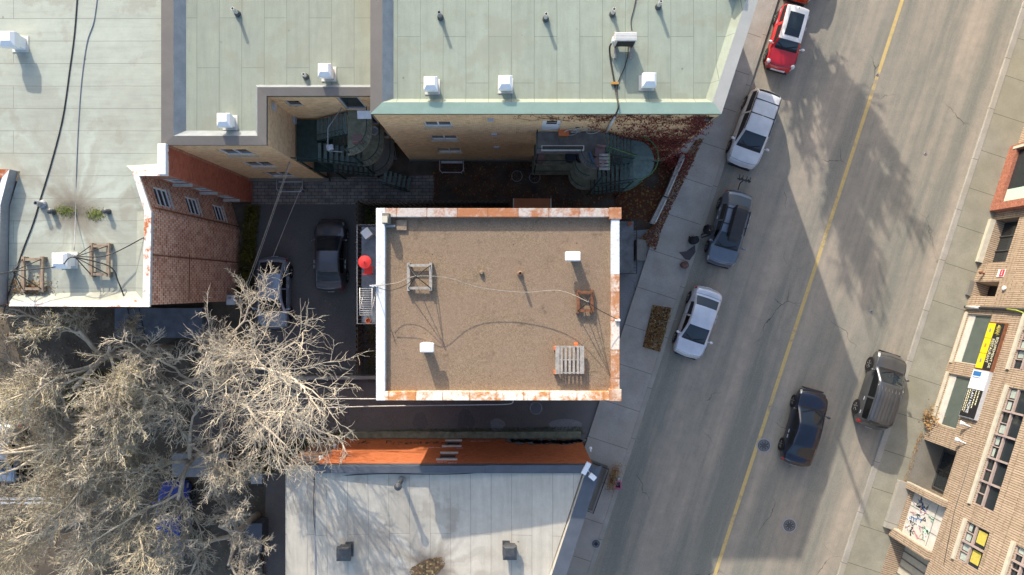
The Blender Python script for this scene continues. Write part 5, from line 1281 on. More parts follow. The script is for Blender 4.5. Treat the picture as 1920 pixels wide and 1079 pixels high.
# --- things on the balconies
def chair(name, loc, rz, m, label, group=None):
    t = thing(name, label, 'chair', loc, rz, group)
    mb = MB(); mb.box((0, 0, .42), (.46, .44, .05)); mb.build('seat', M[m], t, .02); mb = MB(); mb.box((-.22, 0, .68), (.05, .44, .48)); mb.build('backrest', M[m], t, .02)
    for a in (-1, 1):
        for b in (-1, 1): mb = MB(); mb.tube([(a * .19, b * .18, 0), (a * .18, b * .17, .4)], .018, 5); mb.build('leg', M['black'], t)
chair('balcony_chair', P(1122, 289, 7.46), R(-100), 'chairbrown', 'mauve brown chair nearer the wall on the top balcony beside the green stairs', 'mauve chairs on the top balcony')
chair('balcony_chair', P(1121, 306, 7.46), R(130), 'chairbrown', 'mauve brown chair nearer the rail on the top balcony beside the green stairs', 'mauve chairs on the top balcony')
chair('balcony_chair', P(674, 265, 7.36), R(100), 'chairbrown', 'mauve brown chair on the round top landing of the stair recess')
def bicycle(loc, rz, label, frame, tilt=0.0):
    t = thing('bicycle', label, 'bicycle', loc, rz); MX = Matrix.Rotation(R(90), 3, 'X'); t.rotation_euler = (tilt, 0, rz)
    for s in (-.52, .52):
        mb = MB(); mb.torus((s, 0, .33), .31, .02, MX, 24, 6); w_ = mb.build('wheel', M['offwhite' if frame == 'offwhite' else 'grey'], t)
        mb = MB()
        for k in range(8): a = k * math.pi / 4; mb.tube([(s, 0, .33), (s + .3 * math.cos(a), 0, .33 + .3 * math.sin(a))], .004, 3)
        mb.build('spokes', M['grey'], w_)
    mb = MB()
    for a, b in (((-.52, 0, .33), (-.1, 0, .3)), ((-.1, 0, .3), (-.22, 0, .82)), ((-.52, 0, .33), (-.2, 0, .76)), ((-.2, 0, .76), (.34, 0, .8)), ((-.1, 0, .3), (.36, 0, .72)), ((.52, 0, .33), (.33, 0, .92))): mb.tube([a, b], .02, 6)
    mb.build('frame', M[frame], t)
    mb = MB(); mb.tube([(.40, -.28, .98), (.32, -.1, .96), (.32, .1, .96), (.40, .28, .98)], .016, 6); mb.build('handlebar', M['black'], t)
    mb = MB(); mb.ball((-.24, 0, .88), (.14, .07, .04), 10, 6); mb.build('saddle', M['black'], t)
bicycle(P(1090, 253, 7.46), R(4), 'pale framed bicycle standing against the beige wall on the top balcony', 'offwhite', R(-12))
bicycle(P(985, 343, .01), R(175), 'dark bicycle lying in the leaf-strewn courtyard below the balconies', 'darkgrey', R(70))
t = thing('crate', 'ochre plastic crate beside the white door on the top balcony', 'crate', P(1056, 252, 7.46)); mb = MB(); mb.box((0, 0, .18), (.46, .34, .36)); mb.build('tub', M['ochre'], t, .02); mb = MB(); mb.box((0, 0, .375), (.48, .36, .03)); mb.build('lid', M['orange'], t)
t = thing('planter_trough', 'long white trough hung along the front rail of the top balcony', 'planter', P(1055, 279, 8.0)); mb = MB(); mb.box((0, 0, 0), (2.0, .24, .22)); mb.build('trough', M['offwhite'], t, .015)
mb = MB(); mb.box((0, 0, .113), (1.9, .16, .01)); mb.build('soil', M['soil'], t); mb = MB()
for k in range(9): mb.box((-.9 + k * .22, -.125, 0), (.02, .015, .2))
mb.build('rib', M['grey'], t)
t = thing('fabric_banner', 'blue fabric banner hung on the curved rail of the top balcony', 'banner', P(1108, 296, 7.9)); mb = MB(); mb.box((0, 0, 0), (.05, .55, .6), R(20)); mb.build('cloth', M['denim'], t)
def bin_(loc, m, r, h, label, group=None):
    t = thing('bin', label, 'bin', loc, 0, group); mb = MB(); mb.lathe((0, 0, 0), [(r * .82, 0), (r, h * .94), (r * 1.06, h * .95), (r * 1.06, h)], 20); mb.build('body', M[m], t)
    mb = MB(); mb.lathe((0, 0, h), [(r * 1.05, .0), (r * .95, .05), (.05, .07)], 20); mb.build('lid', M[m], t)
bin_(P(1068, 299, 4.36), 'navybin', .27, .7, 'dark blue round bin on the middle balcony, left of its twin', 'round bins on the middle balcony')
bin_(P(1088, 300, 4.36), 'navybin', .25, .68, 'dark blue round bin on the middle balcony, right of its twin', 'round bins on the middle balcony')
bin_(P(1011, 300, 4.36), 'chairbrown', .26, .65, 'mauve grey round bin at the left end of the middle balcony')
t = thing('folded_deck_table', 'grey slatted folding table at the end of the top balcony beside the green stairs', 'table', P(1131, 308, 7.46))
for k in range(5): mb = MB(); mb.box((0, -.32 + k * .16, .5), (.5, .12, .03)); mb.build('slat', M['greywood'], t)
for k in (-.2, .2): mb = MB(); mb.box((k, 0, .24), (.04, .6, .48)); mb.build('leg', M['darkgrey'], t)
# things on and by the recess landings
t = thing('box_lamp', 'pale grey box lamp on the post of the recess staircase', 'lamp', P(619, 277, 6.9)); mb = MB(); mb.box((0, 0, 0), (.34, .26, .18), R(8)); mb.build('shade', M['lightgrey'], t, .04); mb = MB(); mb.tube([(0, 0, 0), (-.2, .3, -.1)], .02, 5); mb.build('arm', M['grey'], t)
for (x, y, zz, l) in [(563, 298, 5.6, 'upper'), (597, 317, 2.6, 'lower')]:
    t = thing('globe_lamp', l + ' of two white oval lamps on the stair recess corner', 'lamp', P(x, y, zz), 0, 'white oval lamps on the recess corner'); mb = MB(); mb.ball((0, 0, 0), (.24, .15, .13), 14, 8); mb.build('shade', M['white'], t); mb = MB(); mb.tube([(.2, 0, 0), (.45, .05, 0)], .02, 5); mb.build('arm', M['darkgrey'], t)
for i, (x, y, zz, l) in enumerate([(702, 247, 4.5, 'round pale tub on a recess landing by the beige corner'), (714, 263, 1.6, 'grey metal shelf rack by the beige corner of the courtyard'), (734, 287, .4, 'pale folded clothes rack leaning by the beige corner of the courtyard')]):
    t = thing(['tub', 'shelf_rack', 'clothes_rack'][i], l, ['tub', 'rack', 'clothes rack'][i], P(x, y, zz) if i == 0 else P(x, y, .01))
    if i == 0: mb = MB(); mb.lathe((0, 0, -.15), [(.2, 0), (.24, .35), (.2, .35), (.17, .05)], 16); mb.build('body', M['lightgrey'], t)
    elif i == 1:
        for k in range(3): mb = MB(); mb.box((0, 0, .4 + k * .6), (.5, .7, .03)); mb.build('shelf', M['lightgrey'], t)
        for a in (-1, 1):
            for b in (-1, 1): mb = MB(); mb.box((a * .23, b * .33, .85), (.04, .04, 1.7)); mb.build('upright', M['grey'], t)
    else:
        for k in range(6): mb = MB(); mb.bar((-.1 + k * .08, -.4, .1), (-.1 + k * .08, .4, 1.0), .03, .03); mb.build('bar', M['lightgrey'], t)
        mb = MB(); mb.bar((-.12, .4, 1.0), (.32, .4, 1.0), .05, .05); mb.bar((-.12, -.4, .1), (.32, -.4, .1), .05, .05); mb.build('rail', M['lightgrey'], t)
t = thing('window_awning', 'small pale grey awning at the beige corner above the stair recess', 'awning', P(683, 216, 9.2)); mb = MB(); mb.box((0, 0, 0), (.62, .36, .05), 0, Matrix.Rotation(R(18), 4, 'X')); mb.build('sheet', M['lightgrey'], t); mb = MB(); mb.tube([(-.28, .15, 0), (-.28, .25, -.35)], .015, 4); mb.tube([(.28, .15, 0), (.28, .25, -.35)], .015, 4); mb.build('bracket', M['grey'], t)
# service wires across the yard
cable('service_wire', [P(543, 304, 6.0), P(500, 430, 4.0), P(456, 552, 2.2)], .03, 'rope', 'thick bundled service wire from the beige wall down to the grey cabinet')
cable('service_wire', [P(545, 306, 5.8), P(503, 430, 3.9), P(460, 552, 2.2)], .012, 'palecable', 'thin service wire beside the thick bundle down to the grey cabinet')
cable('service_wire', [P(566, 350, 2.4), P(540, 412, 2.0), P(512, 482, 1.6)], .014, 'palecable', 'thin pale wire from the beige plinth towards the estate car')
t = thing('utility_cabinet', 'grey utility cabinet at the end of the service wires beside the red brick wall', 'cabinet', P(457, 562, 0.01)); mb = MB(); mb.box((0, 0, .9), (.42, .5, 1.8)); mb.build('casing', M['grey'], t, .03); mb = MB(); mb.box((0, 0, 1.83), (.48, .56, .05)); mb.build('lid', M['lightgrey'], t); mb = MB(); mb.tube([(0, .1, 1.85), (0, .1, 2.2)], .04, 6); mb.build('mast', M['grey'], t)
for (y0, y1, x1, l) in [(748, 749, 735, 'upper pale cable strung along the lane towards the gravel roof building'), (771, 760, 945, 'lower pale cable strung along the lane below the gravel roof')]:
    pts = [P(440, y0, 4.8), P(560, y0 + (y1 - y0) * .35, 4.6), P(700, y0 + (y1 - y0) * .75, 4.6), P(x1 - 60, y1, 4.8), P(x1, y1 - 1, 5.0)] + ([P(961, 756, 5.0), P(960, 747, 5.2)] if x1 > 900 else [P(760, 744, 5.2)])
    cable('lane_cable', pts, .03, 'palecable', l, 'cable', 'pale cables along the lane')

# ================================================================== YARD AND STREET THINGS
# fence of spaced boards round the gravel-roof building
t = thing('board_fence', 'dark timber fence of spaced boards round the left and top of the gravel roof building', 'fence', (P(680, 385).x, P(680, 385).y, 0))
def fence_run(a, b):
    a, b = Vector((a[0], a[1], 0)) - t.location, Vector((b[0], b[1], 0)) - t.location; a.z = b.z = 0; d = (b - a); n = int(d.length / .29); nn = Vector((-d.y, d.x, 0)).normalized()
    for k in range(n):
        q = a + d * ((k + .5) / n); ang = math.atan2(d.y, d.x); hh = 1.7 + random.uniform(-.05, .05)
        mb = MB(); mb.box(q + nn * .05 + Vector((0, 0, hh / 2)), (.15, .028, hh), ang + R(random.uniform(-3, 3))); mb.build('board', M['darkwood'], t)
        mb = MB(); mb.box(q - nn * .05 + d / n * .5 + Vector((0, 0, hh / 2 - .04)), (.15, .028, hh), ang); mb.build('board', M['darkwood'], t)
    mb = MB()
    for h in (.3, 1.3): mb.bar(a + Vector((0, 0, h)), b + Vector((0, 0, h)), .05, .09)
    mb.build('rail', M['darkwood'], t)
fence_run(P2(680, 700), P2(680, 385)); 
fence_run(P2(684, 385), P2(950, 385))
t = thing('garden_shed', 'small shed with an orange brown board roof against the top of the gravel roof building', 'shed', P(996, 402)); mb = MB(); mb.box((0, 0, .95), (1.95, 1.0, 1.9)); mb.build('wall', M['darkwood'], t); mb = MB(); mb.box((0, .05, 1.95), (2.1, 1.2, .06)); mb.build('roof', M['brownwood'], t)
mb = MB()
for s in (-1.04, 1.04): mb.box((s, .05, 1.96), (.06, 1.2, .1))
mb.build('roof_trim', M['sill'], t)
# left balcony with red parasol and drying rack
zb = 5.5
t = thing('steel_balcony', 'narrow grey balcony on the left side of the gravel roof building', 'balcony', P(700, 516, zb))
def loc_(x, y, z): v = P(x, y, z) - t.location; return v
q = [loc_(678, 426, zb), loc_(735, 426, zb), loc_(735, 606, zb), loc_(678, 606, zb)]
mb = MB(); mb.prism([(v.x, v.y) for v in q], -.15, 0, True); mb.build('deck', plain('blue_grey_deck', (.20, .23, .27), .7, 0, .35, 3), t)
mb = MB(); rail_line(mb, [q[1], q[0], q[3], q[2]], 1.0, .022, .18); mb.build('railing', M['grey'], t)
tt = thing('parasol', 'small round red parasol on the left balcony', 'parasol', P(694, 494, zb)); mb = MB(); mb.lathe((0, 0, 1.25), [(.33, 0), (.31, .03), (.05, .09)], 20); mb.build('canopy', M['red'], tt); mb = MB(); mb.tube([(0, 0, 0), (0, 0, 1.4)], .025, 6); mb.build('pole', M['black'], tt)
tt = thing('red_chair', 'red plastic chair beside the red parasol on the left balcony', 'chair', P(694, 508, zb)); mb = MB(); mb.box((0, 0, .42), (.42, .42, .05)); mb.build('seat', M['red'], tt, .02); mb = MB(); mb.box((0, -.2, .65), (.42, .05, .45)); mb.build('backrest', M['red'], tt)
for a in (-.18, .18):
    for b in (-.18, .18): mb = MB(); mb.tube([(a, b, 0), (a, b, .4)], .02, 5); mb.build('leg', M['red'], tt)
tt = thing('drying_rack', 'white barred drying rack on the left balcony', 'drying rack', P(694, 566, zb)); mb = MB()
for k in range(13): mb.tube([(-.3, -.65 + k * 1.3 / 12, 1.0), (.3, -.65 + k * 1.3 / 12, 1.0)], .014, 4)
mb.build('bars', M['offwhite'], tt); mb = MB()
for s in (-.3, .3): mb.tube([(s, -.68, 1.0), (s, .68, 1.0)], .02, 5); mb.tube([(s, -.5, 0), (s, .4, 1.0)], .018, 5); mb.tube([(s, .5, 0), (s, -.4, 1.0)], .018, 5)
mb.build('frame', M['white'], tt)
tt = thing('white_box', 'white box turned on its corner on the left balcony', 'box', P(692, 440, zb)); mb = MB(); mb.box((0, 0, .3), (.42, .42, .6), R(38)); mb.build('carton', M['offwhite'], tt, .01); mb = MB(); mb.box((0, 0, .61), (.44, .44, .03), R(38)); mb.build('lid', M['white'], tt)
mb = MB(); mb.lathe(P(692, 602, zb), [(.1, 0), (.14, .24), (.11, .24), (.1, .15)], 12); tag(mb.build('flower_pot', M['orange']), 'terracotta pot at the lower end of the left balcony', 'pot')
# right stoop
zb = 1.3
t = thing('front_stoop', 'grey concrete stoop with black railing on the street side of the gravel roof building', 'stoop', P(1165, 464, 0))
def L2(x, y, z): return P(x, y, z) - t.location
q = [L2(1130, 416, zb), L2(1188, 416, zb), L2(1188, 514, zb), L2(1130, 514, zb)]
mb = MB(); mb.prism([(v.x, v.y) for v in q], 0, zb, True); mb.build('landing', plain('blue_grey_concrete', (.20, .21, .22), .8, 0, .4, 2), t)
mb = MB(); rail_line(mb, [q[0], q[1], q[2], q[3]], .95, .02, .16); mb.build('railing', M['black'], t)
for k in range(4):
    mb = MB(); a = L2(1189 + k * 5, 450, 0); b = L2(1194 + k * 5, 492, 0); mb.box(((a.x + b.x) / 2, (a.y + b.y) / 2, (1.04 - .26 * k) / 2), (.2, 1.2, 1.04 - .26 * k)); mb.build('step', M['conc'], t)
mb = MB(); mb.lathe(P(1180, 421, zb), [(.08, 0), (.11, .2), (.09, .2), (.08, .12)], 12); tag(mb.build('flower_pot', M['orange']), 'terracotta pot on the corner of the street-side stoop', 'pot')
# retaining timber wall along the leaf strip by the pavement
t = thing('timber_retaining_wall', 'weathered pale timber retaining wall between the garden and the pavement', 'retaining wall', P(1250, 355))
mb = MB(); mb.bar(L2(1279, 292, .28), L2(1247, 370, .28), .26, .56); mb.build('upper_beam', M['greywood'], t, .02)
mb = MB(); mb.bar(L2(1246, 372, .22), L2(1222, 420, .22), .30, .44); mb.build('lower_beam', M['greywood'], t, .02)
mb = MB(); mb.bar(L2(1283, 298, .57), L2(1252, 366, .57), .06, .05); mb.bar(L2(1249, 376, .46), L2(1229, 418, .46), .07, .05); mb.build('pale_edge', M['offwhite'], t)
# low wall between yard and lane
mb = MB(); c0_, c1_ = P2(500, 708), P2(764, 706); mb.bar((c0_[0], c0_[1], .3), (c1_[0], c1_[1], .3), .2, .6); tag(mb.build('low_wall', M['kerb'], None, .02), 'low pale concrete wall between the yard and the lane', 'wall')
mb = MB(); a, b = P2(556, 702), P2(692, 700)
# manholes and drain
def manhole(x, y, r, label, z=.009, m='darkgrey', grate=False, group=None):
    t = thing('manhole_cover', label, 'manhole cover', P(x, y, 0) + Vector((0, 0, z)), 0, group)
    mb = MB(); mb.lathe((0, 0, 0), [(r * 1.18, 0), (r * 1.18, .008), (r, .009)], 28); mb.build('ring', M['grey'] if not grate else M['conc'], t)
    mb = MB(); mb.lathe((0, 0, .004), [(r * .97, 0), (r * .97, .012)], 28); lid = mb.build('lid', M[m], t)
    mb = MB()
    if grate:
        for k in range(-5, 6):
            h = math.sqrt(max(0, r * r * .9 - (k * r / 6) ** 2)); mb.box((k * r / 6, 0, .022), (r * .07, 2 * h, .012))
        mb.torus((0, 0, .02), r * .95, .025)
    else:
        for k in range(8): a = k * math.pi / 4; mb.box((r * .55 * math.cos(a), r * .55 * math.sin(a), .02), (r * .22, .03, .008), a)
        mb.torus((0, 0, .014), r * .78, .012, None, 24, 4)
    mb.build('grate' if grate else 'pattern', M['grey'], t)
manhole(1432, 836, .36, 'round manhole cover beside the yellow line, near the dark sedan', group='manholes'); manhole(1480, 986, .36, 'round manhole cover below the dark sedan on the open street', group='manholes')
manhole(1117, 1019, .23, 'small manhole cover in the pavement beside the silver roof', .118, 'black'); manhole(1005, 766, .36, 'round grated drain in the lane below the gravel roof', .012, 'black', True)
manhole(1735, 289, .09, 'small round valve cover in the sunny street', .009, 'rust'); manhole(1634, 585, .09, 'small round valve cover at the tip of the building shadow', .009, 'darkgrey'); manhole(1645, 141, .08, 'small round valve cover on the yellow line', .013, 'rust')
# planted pit in the pavement, dry bush and crate
pit = pxpoly((1223, 573), (1258, 578), (1236, 660), (1204, 651))
mb = MB(); mb.prism(pit, .1, .122); struct(mb.build('soil_pit', M['soil']))
mb = MB(); leaves(mb, 2600, polysample(pit, .125, .34), .02, .06); tag(mb.build('dry_pit_grass', M['straw']), 'rust brown dry grass filling the planted pit in the pavement', 'grass', kind='stuff')
mb = MB()
for k in range(90):
    p = polysample(pit, .12)(); q = Vector(p); mb.tube([q, q + Vector((random.gauss(0, .18), random.gauss(0, .18), .35 + random.random() * .25))], .006, 3)
tag(mb.build('dry_stalks', M['barktan']), 'tan dry stalks standing in the planted pit', 'stalks', kind='stuff')
c = P2(1149, 893); t = thing('dry_bush', 'dry brown bush on the pavement edge beside the railing of the silver roof building', 'bush', (c[0], c[1], .11))
mb = MB(); leaves(mb, 900, lambda: (random.gauss(0, .16) + .12 * (u := random.gauss(0, 1.0)), random.gauss(0, .16) + .36 * u, .1 + random.random() * .5), .02, .06); mb.build('foliage', M['straw'], t)
mb = MB()
for k in range(40): a = random.uniform(-.7, .7); mb.tube([(a * .3, a * .9, 0), (a * .35 + random.gauss(0, .2), a + random.gauss(0, .2), .7)], .008, 3)
mb.build('stem', M['barktan'], t)
t = thing('pink_crate', 'pink and purple toy crate on the pavement edge beside the dry bush', 'crate', P(1157, 908, .11)); mb = MB()
for s in (-1, 1): mb.box((s * .17, 0, .15), (.04, .42, .3)); mb.box((0, s * .2, .15), (.3, .04, .3))
mb.build('side', M['pink'], t); mb = MB(); mb.box((0, 0, .04), (.3, .36, .03)); mb.build('base', M['p_navy'], t)
mb = MB(); mb.lathe(P(1158, 898, .11), [(.09, 0), (.1, .2), (.04, .28), (.04, .33)], 12); tag(mb.build('bottle', M['bottle']), 'pale blue plastic jug beside the pink crate', 'jug')
# railing along the silver roof building
t = thing('iron_railing', 'black iron railing round the concrete strip beside the silver roof building', 'railing', P(1120, 910, 0)); zq = .12
def L3(x, y, z=.12): return P(x, y, z) - t.location
mb = MB(); rail_line(mb, [L3(1108, 862), L3(1138, 874), L3(1134, 885), L3(1109, 955), L3(1092, 947)], .85, .022, .1); mb.build('rail', M['black'], t)
sheetp = pxpoly((1104, 862), (1139, 874), (1110, 957), (1080, 950)); mb = MB(); mb.prism(sheetp, .1, .135); struct(mb.build('concrete_strip', M['conc']))
# person in black by the grey car, arm stretched to a bundle; brown bundle
def person(loc, rz, label, reach):
    t = thing('person', label, 'person', loc, rz)
    J = {}; E = []; V = []; RR = []
    def j(n, co, r, par=None):
        J[n] = len(V); V.append(co); RR.append(r)
        if par: E.append((J[par], J[n]))
    j('hip', (0, 0, .95), .15); j('belly', (.01, 0, 1.12), .145, 'hip'); j('chest', (.02, 0, 1.33), .165, 'belly'); j('neck', (.03, 0, 1.50), .06, 'chest'); j('head', (.06, 0, 1.60), .085, 'neck'); j('crown', (.06, 0, 1.72), .075, 'head')
    for s, n in ((1, 'l'), (-1, 'r')):
        j('sh' + n, (.02, s * .2, 1.42), .075, 'chest')
        el = (.22, s * .26, 1.22) if (reach and s > 0) else (-.02, s * .27, 1.15); hd = (.48, s * .2, 1.16) if (reach and s > 0) else (.08, s * .27, .93)
        j('el' + n, el, .055, 'sh' + n); j('wr' + n, hd, .036, 'el' + n); d = (Vector(hd) - Vector(el)).normalized(); j('pa' + n, tuple(Vector(hd) + d * .07), .034, 'wr' + n)
        side = Vector((0, 1, 0)) if reach and s > 0 else Vector((1, 0, 0))
        for f in range(4):
            b = Vector(hd) + d * .11 + side * (-.03 + .02 * f); j('f%s%d' % (n, f), tuple(b), .010, 'pa' + n); j('g%s%d' % (n, f), tuple(b + d * (.05 - .006 * abs(f - 1.4)) + Vector((0, 0, -.015))), .008, 'f%s%d' % (n, f))
        b = Vector(hd) + d * .05 + side * .045; j('t' + n, tuple(b), .011, 'wr' + n)
        st_ = .14 * s; j('hp' + n, (0, s * .1, .88), .105, 'hip'); j('kn' + n, (.06 + st_ * .5, s * .11, .48), .065, 'hp' + n); j('an' + n, (st_, s * .11, .09), .045, 'kn' + n); j('to' + n, (.17 + st_, s * .12, .04), .036, 'an' + n)
    me = bpy.data.meshes.new('body'); me.from_pydata(V, E, []); o = bpy.data.objects.new('body', me); COL.objects.link(o); o.parent = t
    sk = o.modifiers.new('skin', 'SKIN'); sk.use_smooth_shade = True
    if not me.skin_vertices: me.attributes  # layer is made with the modifier
    for i, r in enumerate(RR): me.skin_vertices[0].data[i].radius = (r, r)
    me.skin_vertices[0].data[0].use_root = True
    o.modifiers.new('sub', 'SUBSURF').levels = 1; o.modifiers['sub'].render_levels = 1; me.materials.append(M['coat'])
    mb = MB(); mb.ball((.05, 0, 1.68), (.112, .095, .115), 14, 10); mb.build('hair', M['hair'], t)
    mb = MB(); mb.ball((.10, 0, 1.60), (.075, .07, .1), 12, 8); mb.ball((.18, 0, 1.595), (.018, .014, .022), 8, 6); mb.build('face', M['skin'], t)
    mb = MB(); mb.lathe((.02, 0, .72), [(.25, 0), (.24, .2), (.21, .42), (.235, .62), (.2, .74), (.07, .8)], 18); mb.build('coat', M['coat'], t)
    return t
try:
    person(P(1320, 434, .12), math.atan2(449 - 425, -(1334 - 1295)) + math.pi * 0 if False else math.atan2(-(448 - 425), -(1334 - 1296)), 'person in a dark coat at the kerb beside the grey car, one arm stretched out', True)
except Exception as ex:
    print('person', ex)
t = thing('shopping_bag', 'black wheeled shopping bag on the pavement in front of the person in the dark coat', 'shopping bag', P(1297, 452, .115))
mb = MB(); mb.lathe((0, 0, .08), [(.17, 0), (.25, .1), (.26, .45), (.24, .68), (.14, .76)], 14); mb.build('bag', M['coat'], t); mb = MB(); mb.tube([(-.1, .12, .1), (-.1, .2, .95), (.14, .26, .98)], .022, 5); mb.build('handle', M['grey'], t)
for s in (-.16, .16): mb = MB(); mb.lathe((s, .18, .09), [(.09, -.02), (.09, .02)], 14, Matrix.Rotation(R(90), 3, 'Y')); mb.build('wheel', M['tyre'], t)
t = thing('brown_sack', 'round reddish brown sack on the pavement edge below the black shopping bag', 'sack', P(1282, 498, .115)); mb = MB(); mb.ball((0, 0, .2), (.26, .22, .22), 14, 10); mb.ball((.05, .06, .4), (.1, .09, .06), 10, 6); mb.build('cloth', M['brownfur'], t)
mb = MB(); pts = [P2(*q) for q in [(1272, 474), (1286, 472), (1302, 461), (1303, 474), (1292, 489), (1284, 487)]]; mb.prism(pts, .115, .14); tag(mb.build('dark_cloth', plain('dark_flat_cloth', (.085, .075, .08), .9)), 'flat dark cloth lying on the pavement between the shopping bag and the brown sack', 'cloth')
# porch with ladder at the bottom of the red brick building, boxes in the back yard
t = thing('back_porch', 'blue grey porch deck with a black ladder frame below the red brick building', 'porch', P(300, 605, 0))
mb = MB(); mb.box((.4, 0, .5), (5.0, 1.7, .9)); mb.build('deck', plain('blue_grey_boards', (.13, .16, .20), .7, 0, .3, 2), t); mb = MB()
for s in (-1.0, -.35): mb.bar((s, -.8, 1.0), (s, .9, 1.6), .05, .05)
for k in range(5): mb.bar((-1.0, -.7 + k * .38, 1.03 + k * .13), (-.35, -.7 + k * .38, 1.03 + k * .13), .04, .04)
mb.build('ladder', M['black'], t); mb = MB(); mb.tube([(-.2, -.85, .9), (-.2, -.85, 2.6)], .06, 8); mb.build('post', M['lightgrey'], t)
for (x, y, sx, sy, h, m, l) in [(490, 892, .55, .5, .7, 'lightgrey', 'pale grey box in the back yard beside the bare trees'), (490, 995, .85, 1.5, 1.1, 'slatecap', 'slate grey box shed beside the silver roof building')]:
    t = thing('storage_box', l, 'storage box', P(x, y, 0)); mb = MB(); mb.box((0, 0, h / 2), (sx, sy, h)); mb.build('box', M[m], t, .02); mb = MB(); mb.box((0, 0, h + .03), (sx + .08, sy + .08, .05)); mb.build('lid', M[m], t, .01)
t = thing('timber_deck', 'brown timber steps in the back yard left of the silver roof building', 'steps', P(470, 1055, 0))
for k in range(9): mb = MB(); mb.box((.25 - k * .02, -.9 + k * .2, .3 + k * .03), (1.3, .17, .05), R(22)); mb.build('tread', M['darkwood'], t)
mb = MB(); mb.box((.2, 0, .2), (.1, 1.9, .3)); mb.build('bearer', M['darkwood'], t)
t = thing('flat_shed', 'low shed with a pale grey flat roof under the bare trees by the lane', 'shed', P(405, 856, 0)); mb = MB(); mb.box((0, 0, 1.0), (2.9, 1.1, 2.0)); mb.build('wall', M['darkwood'], t); mb = MB(); mb.box((0, 0, 2.04), (3.1, 1.3, .08)); mb.build('roof', M['grey'], t); mb = MB(); mb.box((1.75, .1, 1.5), (.9, .12, .1), R(28)); mb.build('red_brace', M['rust'], t)
mb = MB(); mb.bar(P(-40, 936, 1.0), P(128, 936, 1.0), .12, .12); mb.bar(P(-40, 944, .5), P(110, 944, .5), .1, .1)
tag(mb.build('pale_rail', M['lightgrey']), 'pale metal rails at the left edge under the bare trees', 'rail')
t = thing('slatted_shelf', 'small slatted shelf at the corner of the orange wall and lower silver roof', 'shelf', P(576, 868, 5.6))
for k in range(5): mb = MB(); mb.box((-.3 + k * .16, 0, 0), (.05, .5, .05), R(-20)); mb.build('slat', M['greywood'], t)
mb = MB(); mb.box((0, .3, 0), (.95, .06, .06)); mb.build('rail', M['greywood'], t)

# ================================================================== LEAVES, IVY, HEDGES
gp = pxpoly((812, 306), (1240, 306), (1268, 300), (1224, 424), (1060, 440), (700, 440), (700, 388), (812, 388))
mb = MB(); leaves(mb, 9000, polysample(gp, .015, .05, .05), .025, .06, 1.4); tag(mb.build('fallen_leaves', M['litter']), 'red and brown fallen leaves covering the courtyard garden', 'leaves', kind='stuff')
gp2 = pxpoly((1120, 300), (1262, 302), (1226, 415), (1168, 412)); mb = MB(); leaves(mb, 5000, polysample(gp2, .02, .08, -.1), .03, .07, 1.2); tag(mb.build('fallen_leaves', M['litter']), 'thick red brown leaves between the green stairs and the timber retaining wall', 'leaves', kind='stuff')
gp3 = pxpoly((1305, 262), (1318, 262), (1240, 430), (1228, 470), (1196, 452), (1222, 424), (1284, 292)); mb = MB(); leaves(mb, 3000, polysample(gp3, .125, .17), .02, .06, 1.2); tag(mb.build('fallen_leaves', M['litter']), 'brown leaves along the pavement side of the timber retaining wall', 'leaves', kind='stuff')
gp4 = pxpoly((480, 560), (665, 560), (665, 740), (980, 735), (980, 830), (480, 830)); mb = MB(); leaves(mb, 1500, polysample(gp4, .015, .03, .12), .02, .05, 2); tag(mb.build('fallen_leaves', M['litter_dark']), 'scattered brown leaves on the lane and lower yard', 'leaves', kind='stuff')
yl = pxpoly((-150, 590), (470, 590), (520, 1300), (-150, 1300)); mb = MB(); leaves(mb, 9000, polysample(yl, .015, .05, 0), .03, .09, 1.3); tag(mb.build('fallen_leaves', M['litter_dark']), 'brown leaf litter on the back yard ground under the bare trees', 'leaves', kind='stuff')
sw = pxpoly((1200, 380), (1800, 380), (1700, 1100), (1150, 1100)); mb = MB(); leaves(mb, 160, polysample(sw, .018, .03), .015, .03, 3); tag(mb.build('street_litter', M['straw']), 'tiny scattered leaves on the street', 'leaves', kind='stuff')
fl = [P2(fb(y) - d, y) for y, d in ((810, 14), (1000, 14), (1000, 4), (810, 4))]; mb = MB(); leaves(mb, 500, polysample(fl, .12, .2), .02, .05, 1.5); tag(mb.build('street_litter', M['straw']), 'tan dry leaves gathered along the foot of the tan brick wall', 'leaves', kind='stuff')
c = WT.pt(*T(1738, 785), .15); mb = MB(); leaves(mb, 260, lambda: (c.x + random.gauss(0, .22), c.y + random.gauss(0, .35), .2 + abs(random.gauss(0, .35))), .04, .1); t = tag(mb.build('dry_shrub', M['straw']), 'dead tan shrub against the tan brick wall below the shop window', 'shrub')
def hedge(name, label, pts, h, n, m, s0=.03, s1=.08):
    t = thing(name, label, 'hedge' if 'hedge' in name else 'plant', (0, 0, 0)); f = polysample(pts, .05)
    def smp():
        p = f(); k = mnoise.noise((p[0] * 1.3, p[1] * 1.3, 0)) * .5 + .6; return (p[0], p[1], random.random() * h * k)
    mb = MB(); leaves(mb, n, smp, s0, s1); mb.build('foliage', M[m], t)
    mb = MB()
    for k in range(max(8, n // 60)): p = Vector(f()); mb.tube([p, p + Vector((random.gauss(0, .1), random.gauss(0, .1), h * .7))], .01, 3)
    mb.build('stem', M['barkdark'], t)
hedge('yard_hedge', 'yellow green hedge along the foot of the red brick wall', pxpoly((466, 388), (490, 388), (474, 560), (446, 560)), 1.1, 5200, 'hedge')
hedge('fence_plants', 'green and yellow plants inside the top corner of the board fence', pxpoly((688, 390), (702, 390), (764, 392), (764, 412), (703, 425), (686, 425)), .9, 1500, 'green')
